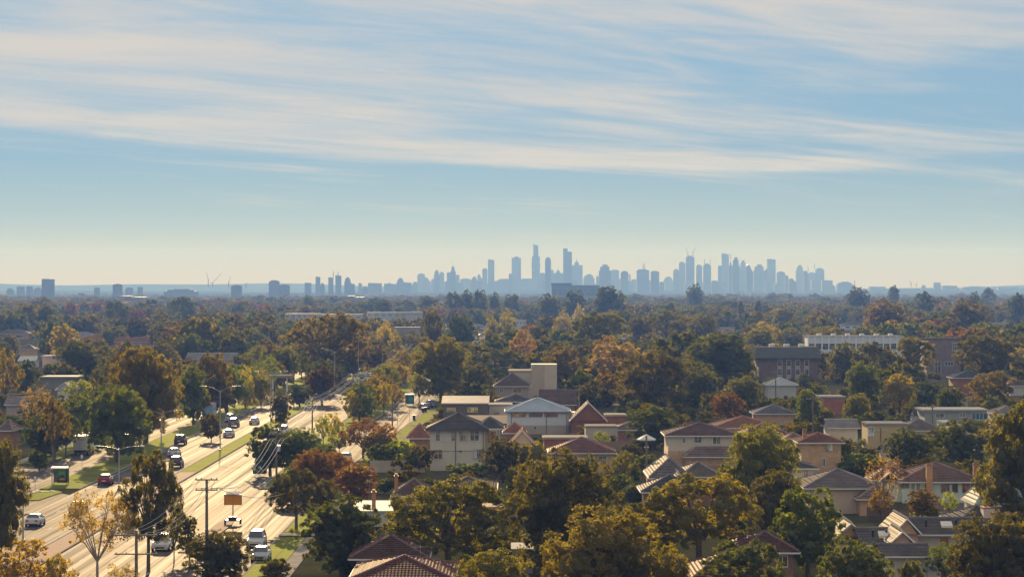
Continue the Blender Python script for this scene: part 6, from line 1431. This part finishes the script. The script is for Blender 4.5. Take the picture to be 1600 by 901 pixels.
for (x, y, h, w, k, c) in fill:
    px, py = PX(x, y)
    lab = rel_label(f'{CN[str(c)]} {KN[k]}', px, py, USED, LM)
    tree_at(x, y, h, w, k, c, lab, group='suburban garden and street trees')
# the rest reads as one mass: points carrying light crowns
def woods(name, pts, label):
    me = bpy.data.meshes.new(name); P = np.array([p[:3] for p in pts], dtype=np.float32)
    me.vertices.add(len(P)); me.vertices.foreach_set('co', P.ravel())
    for an, idx in (('hh', 3), ('ww', 4), ('rz', 5)):
        a = me.attributes.new(an, 'FLOAT', 'POINT'); a.data.foreach_set('value', np.array([p[idx] for p in pts], dtype=np.float32))
    a = me.attributes.new('pi', 'INT', 'POINT'); a.data.foreach_set('value', np.array([p[6] for p in pts], dtype=np.int32))
    o = bpy.data.objects.new(name, me); COL.objects.link(o); tagobj(o, label, kind='stuff')
    g = bpy.data.node_groups.new(name, 'GeometryNodeTree')
    g.interface.new_socket('Geometry', in_out='INPUT', socket_type='NodeSocketGeometry'); g.interface.new_socket('Geometry', in_out='OUTPUT', socket_type='NodeSocketGeometry')
    i = g.nodes.new('NodeGroupInput'); ou = g.nodes.new('NodeGroupOutput'); ip = g.nodes.new('GeometryNodeInstanceOnPoints'); ci = g.nodes.new('GeometryNodeCollectionInfo')
    ci.inputs['Collection'].default_value = WCOL; ci.inputs['Separate Children'].default_value = True; ci.inputs['Reset Children'].default_value = True
    def attr(n, t):
        a = g.nodes.new('GeometryNodeInputNamedAttribute'); a.data_type = t; a.inputs['Name'].default_value = n; return a.outputs[0]
    cs = g.nodes.new('ShaderNodeCombineXYZ'); cr = g.nodes.new('ShaderNodeCombineXYZ')
    w_, h_, r_ = attr('ww', 'FLOAT'), attr('hh', 'FLOAT'), attr('rz', 'FLOAT')
    g.links.new(w_, cs.inputs[0]); g.links.new(w_, cs.inputs[1]); g.links.new(h_, cs.inputs[2]); g.links.new(r_, cr.inputs[2])
    g.links.new(i.outputs[0], ip.inputs['Points']); g.links.new(ci.outputs[0], ip.inputs['Instance']); ip.inputs['Pick Instance'].default_value = True
    g.links.new(attr('pi', 'INT'), ip.inputs['Instance Index'])
    er = g.nodes.new('FunctionNodeEulerToRotation'); g.links.new(cr.outputs[0], er.inputs[0]); g.links.new(er.outputs[0], ip.inputs['Rotation'])
    g.links.new(cs.outputs[0], ip.inputs['Scale']); g.links.new(ip.outputs[0], ou.inputs[0])
    m = o.modifiers.new('woods', 'NODES'); m.node_group = g; return o
def woodmat():
    m, nt, b = newmat('wood_leaf'); nt.nodes.remove(b)
    oi = N(nt, 'ShaderNodeObjectInfo'); ge = N(nt, 'ShaderNodeNewGeometry')
    c = ramp(nt, oi.outputs['Random'], [(0.0, OLIVE), (0.18, DARKG), (0.34, MIDG), (0.5, BROWN), (0.56, DEEP), (0.66, MIDG), (0.76, GOLD), (0.82, OLIVE), (0.965, YELLOW), (0.985, RUST), (0.994, RED)], 'CONSTANT')
    r = ramp(nt, ge.outputs['Random Per Island'], [(0.0, (0.6,) * 3), (1.0, (1.45, 1.3, 1.1))]); c = mixc(nt, 1.0, c, r, 'MULTIPLY')
    d = N(nt, 'ShaderNodeBsdfDiffuse'); t = N(nt, 'ShaderNodeBsdfTranslucent'); x = N(nt, 'ShaderNodeMixShader'); x.inputs[0].default_value = .4
    nt.links.new(c, d.inputs[0]); nt.links.new(mixc(nt, 1.0, c, (2.2, 1.95, .5), 'MULTIPLY'), t.inputs[0]); nt.links.new(d.outputs[0], x.inputs[1]); nt.links.new(t.outputs[0], x.inputs[2])
    nt.links.new(x.outputs[0], nt.nodes['Material Output'].inputs[0]); return m
WL = woodmat(); WCOL = bpy.data.collections.new('wood_crowns')
for me in FARP:
    me.materials.clear(); me.materials.append(WL); o = bpy.data.objects.new('wood_crown', me); WCOL.objects.link(o)
def scatter(y0, y1, n, hlo, hhi, keep=True):
    out = []
    for _ in range(n):
        y = math.sqrt(rf.uniform(y0 * y0, y1 * y1)); x = rf.uniform(-.24, .24) * y - (25 if y < 900 else 0) + (rf.uniform(0, 50) if y < 900 else 0)
        h = rf.uniform(hlo, hhi) * (1.35 if rf.random() < .06 else 1); w = h * (rf.uniform(.8, 1.35) if y < 2200 else rf.uniform(1.0, 2.3)); p = rf.choice([0, 1, 2, 3, 0, 1, 2, 3, 5, 5, 4])
        if p == 4: w *= .5
        if y < 2100 and (onroad(x, y, w * .4) or inhouse(x, y, w * .3)): continue
        if keep and blocked(x, y, h, w): continue
        out.append((x, y, 0, h / 10, w / 10, rf.uniform(0, 6.28), p))
    return out
# streets and car parks leave gaps: thin the woods by a coarse pattern
def gaps(pts, s):
    def ok(p):
        v = math.sin(p[0] / s + 1.3 * math.sin(p[1] / (s * 2.3))) + math.sin(p[1] / (s * 1.7) + 2.1)
        return v > -0.9 or rf.random() < .35
    return [p for p in pts if ok(p)]
def lowgarden(y0, y1, n):
    out = []
    for _ in range(n):
        y = rf.uniform(y0, y1); x = rf.uniform(-.21, .21) * y + rf.uniform(-25, 25); h = rf.uniform(1.2, 3.2); w = h * rf.uniform(1, 2)
        if onroad(x, y, w * .5) or inhouse(x, y, w * .4) or blocked(x, y, h, w): continue
        out.append((x, y, 0, h / 10, w / 10, rf.uniform(0, 6.28), rf.choice([0, 1, 2, 3])))
    return out
woods('garden_shrubbery', lowgarden(255, 1000, 1500), 'mixed low garden shrubs filling the yards between the houses')
woods('distant_woods', scatter(300, 640, 420, 3.0, 5.5) + scatter(600, 950, 700, 6, 11) + scatter(900, 2200, 2700, 8, 15) + scatter(2200, 4500, 3800, 7, 14) + scatter(4500, 8300, 6500, 4, 9), 'hazy mass of suburban trees reaching to the horizon')

hz = MB().box(-8200, 8200, -400, 15400, -1.5, 235).build('haze', None); hz['kind'] = 'stuff'
hm = bpy.data.materials.new('haze_air'); hm.use_nodes = True; nt = hm.node_tree; nt.nodes.clear()
ho = N(nt, 'ShaderNodeOutputMaterial'); pv = N(nt, 'ShaderNodeVolumePrincipled')
pv.inputs['Color'].default_value = (*HAZE_COLOR, 1); pv.inputs['Density'].default_value = HAZE_DENSITY; pv.inputs['Anisotropy'].default_value = HAZE_ANISO
pv.inputs['Absorption Color'].default_value = (1, 1, 1, 1)
nt.links.new(pv.outputs[0], ho.inputs['Volume']); hz.data.materials.append(hm)
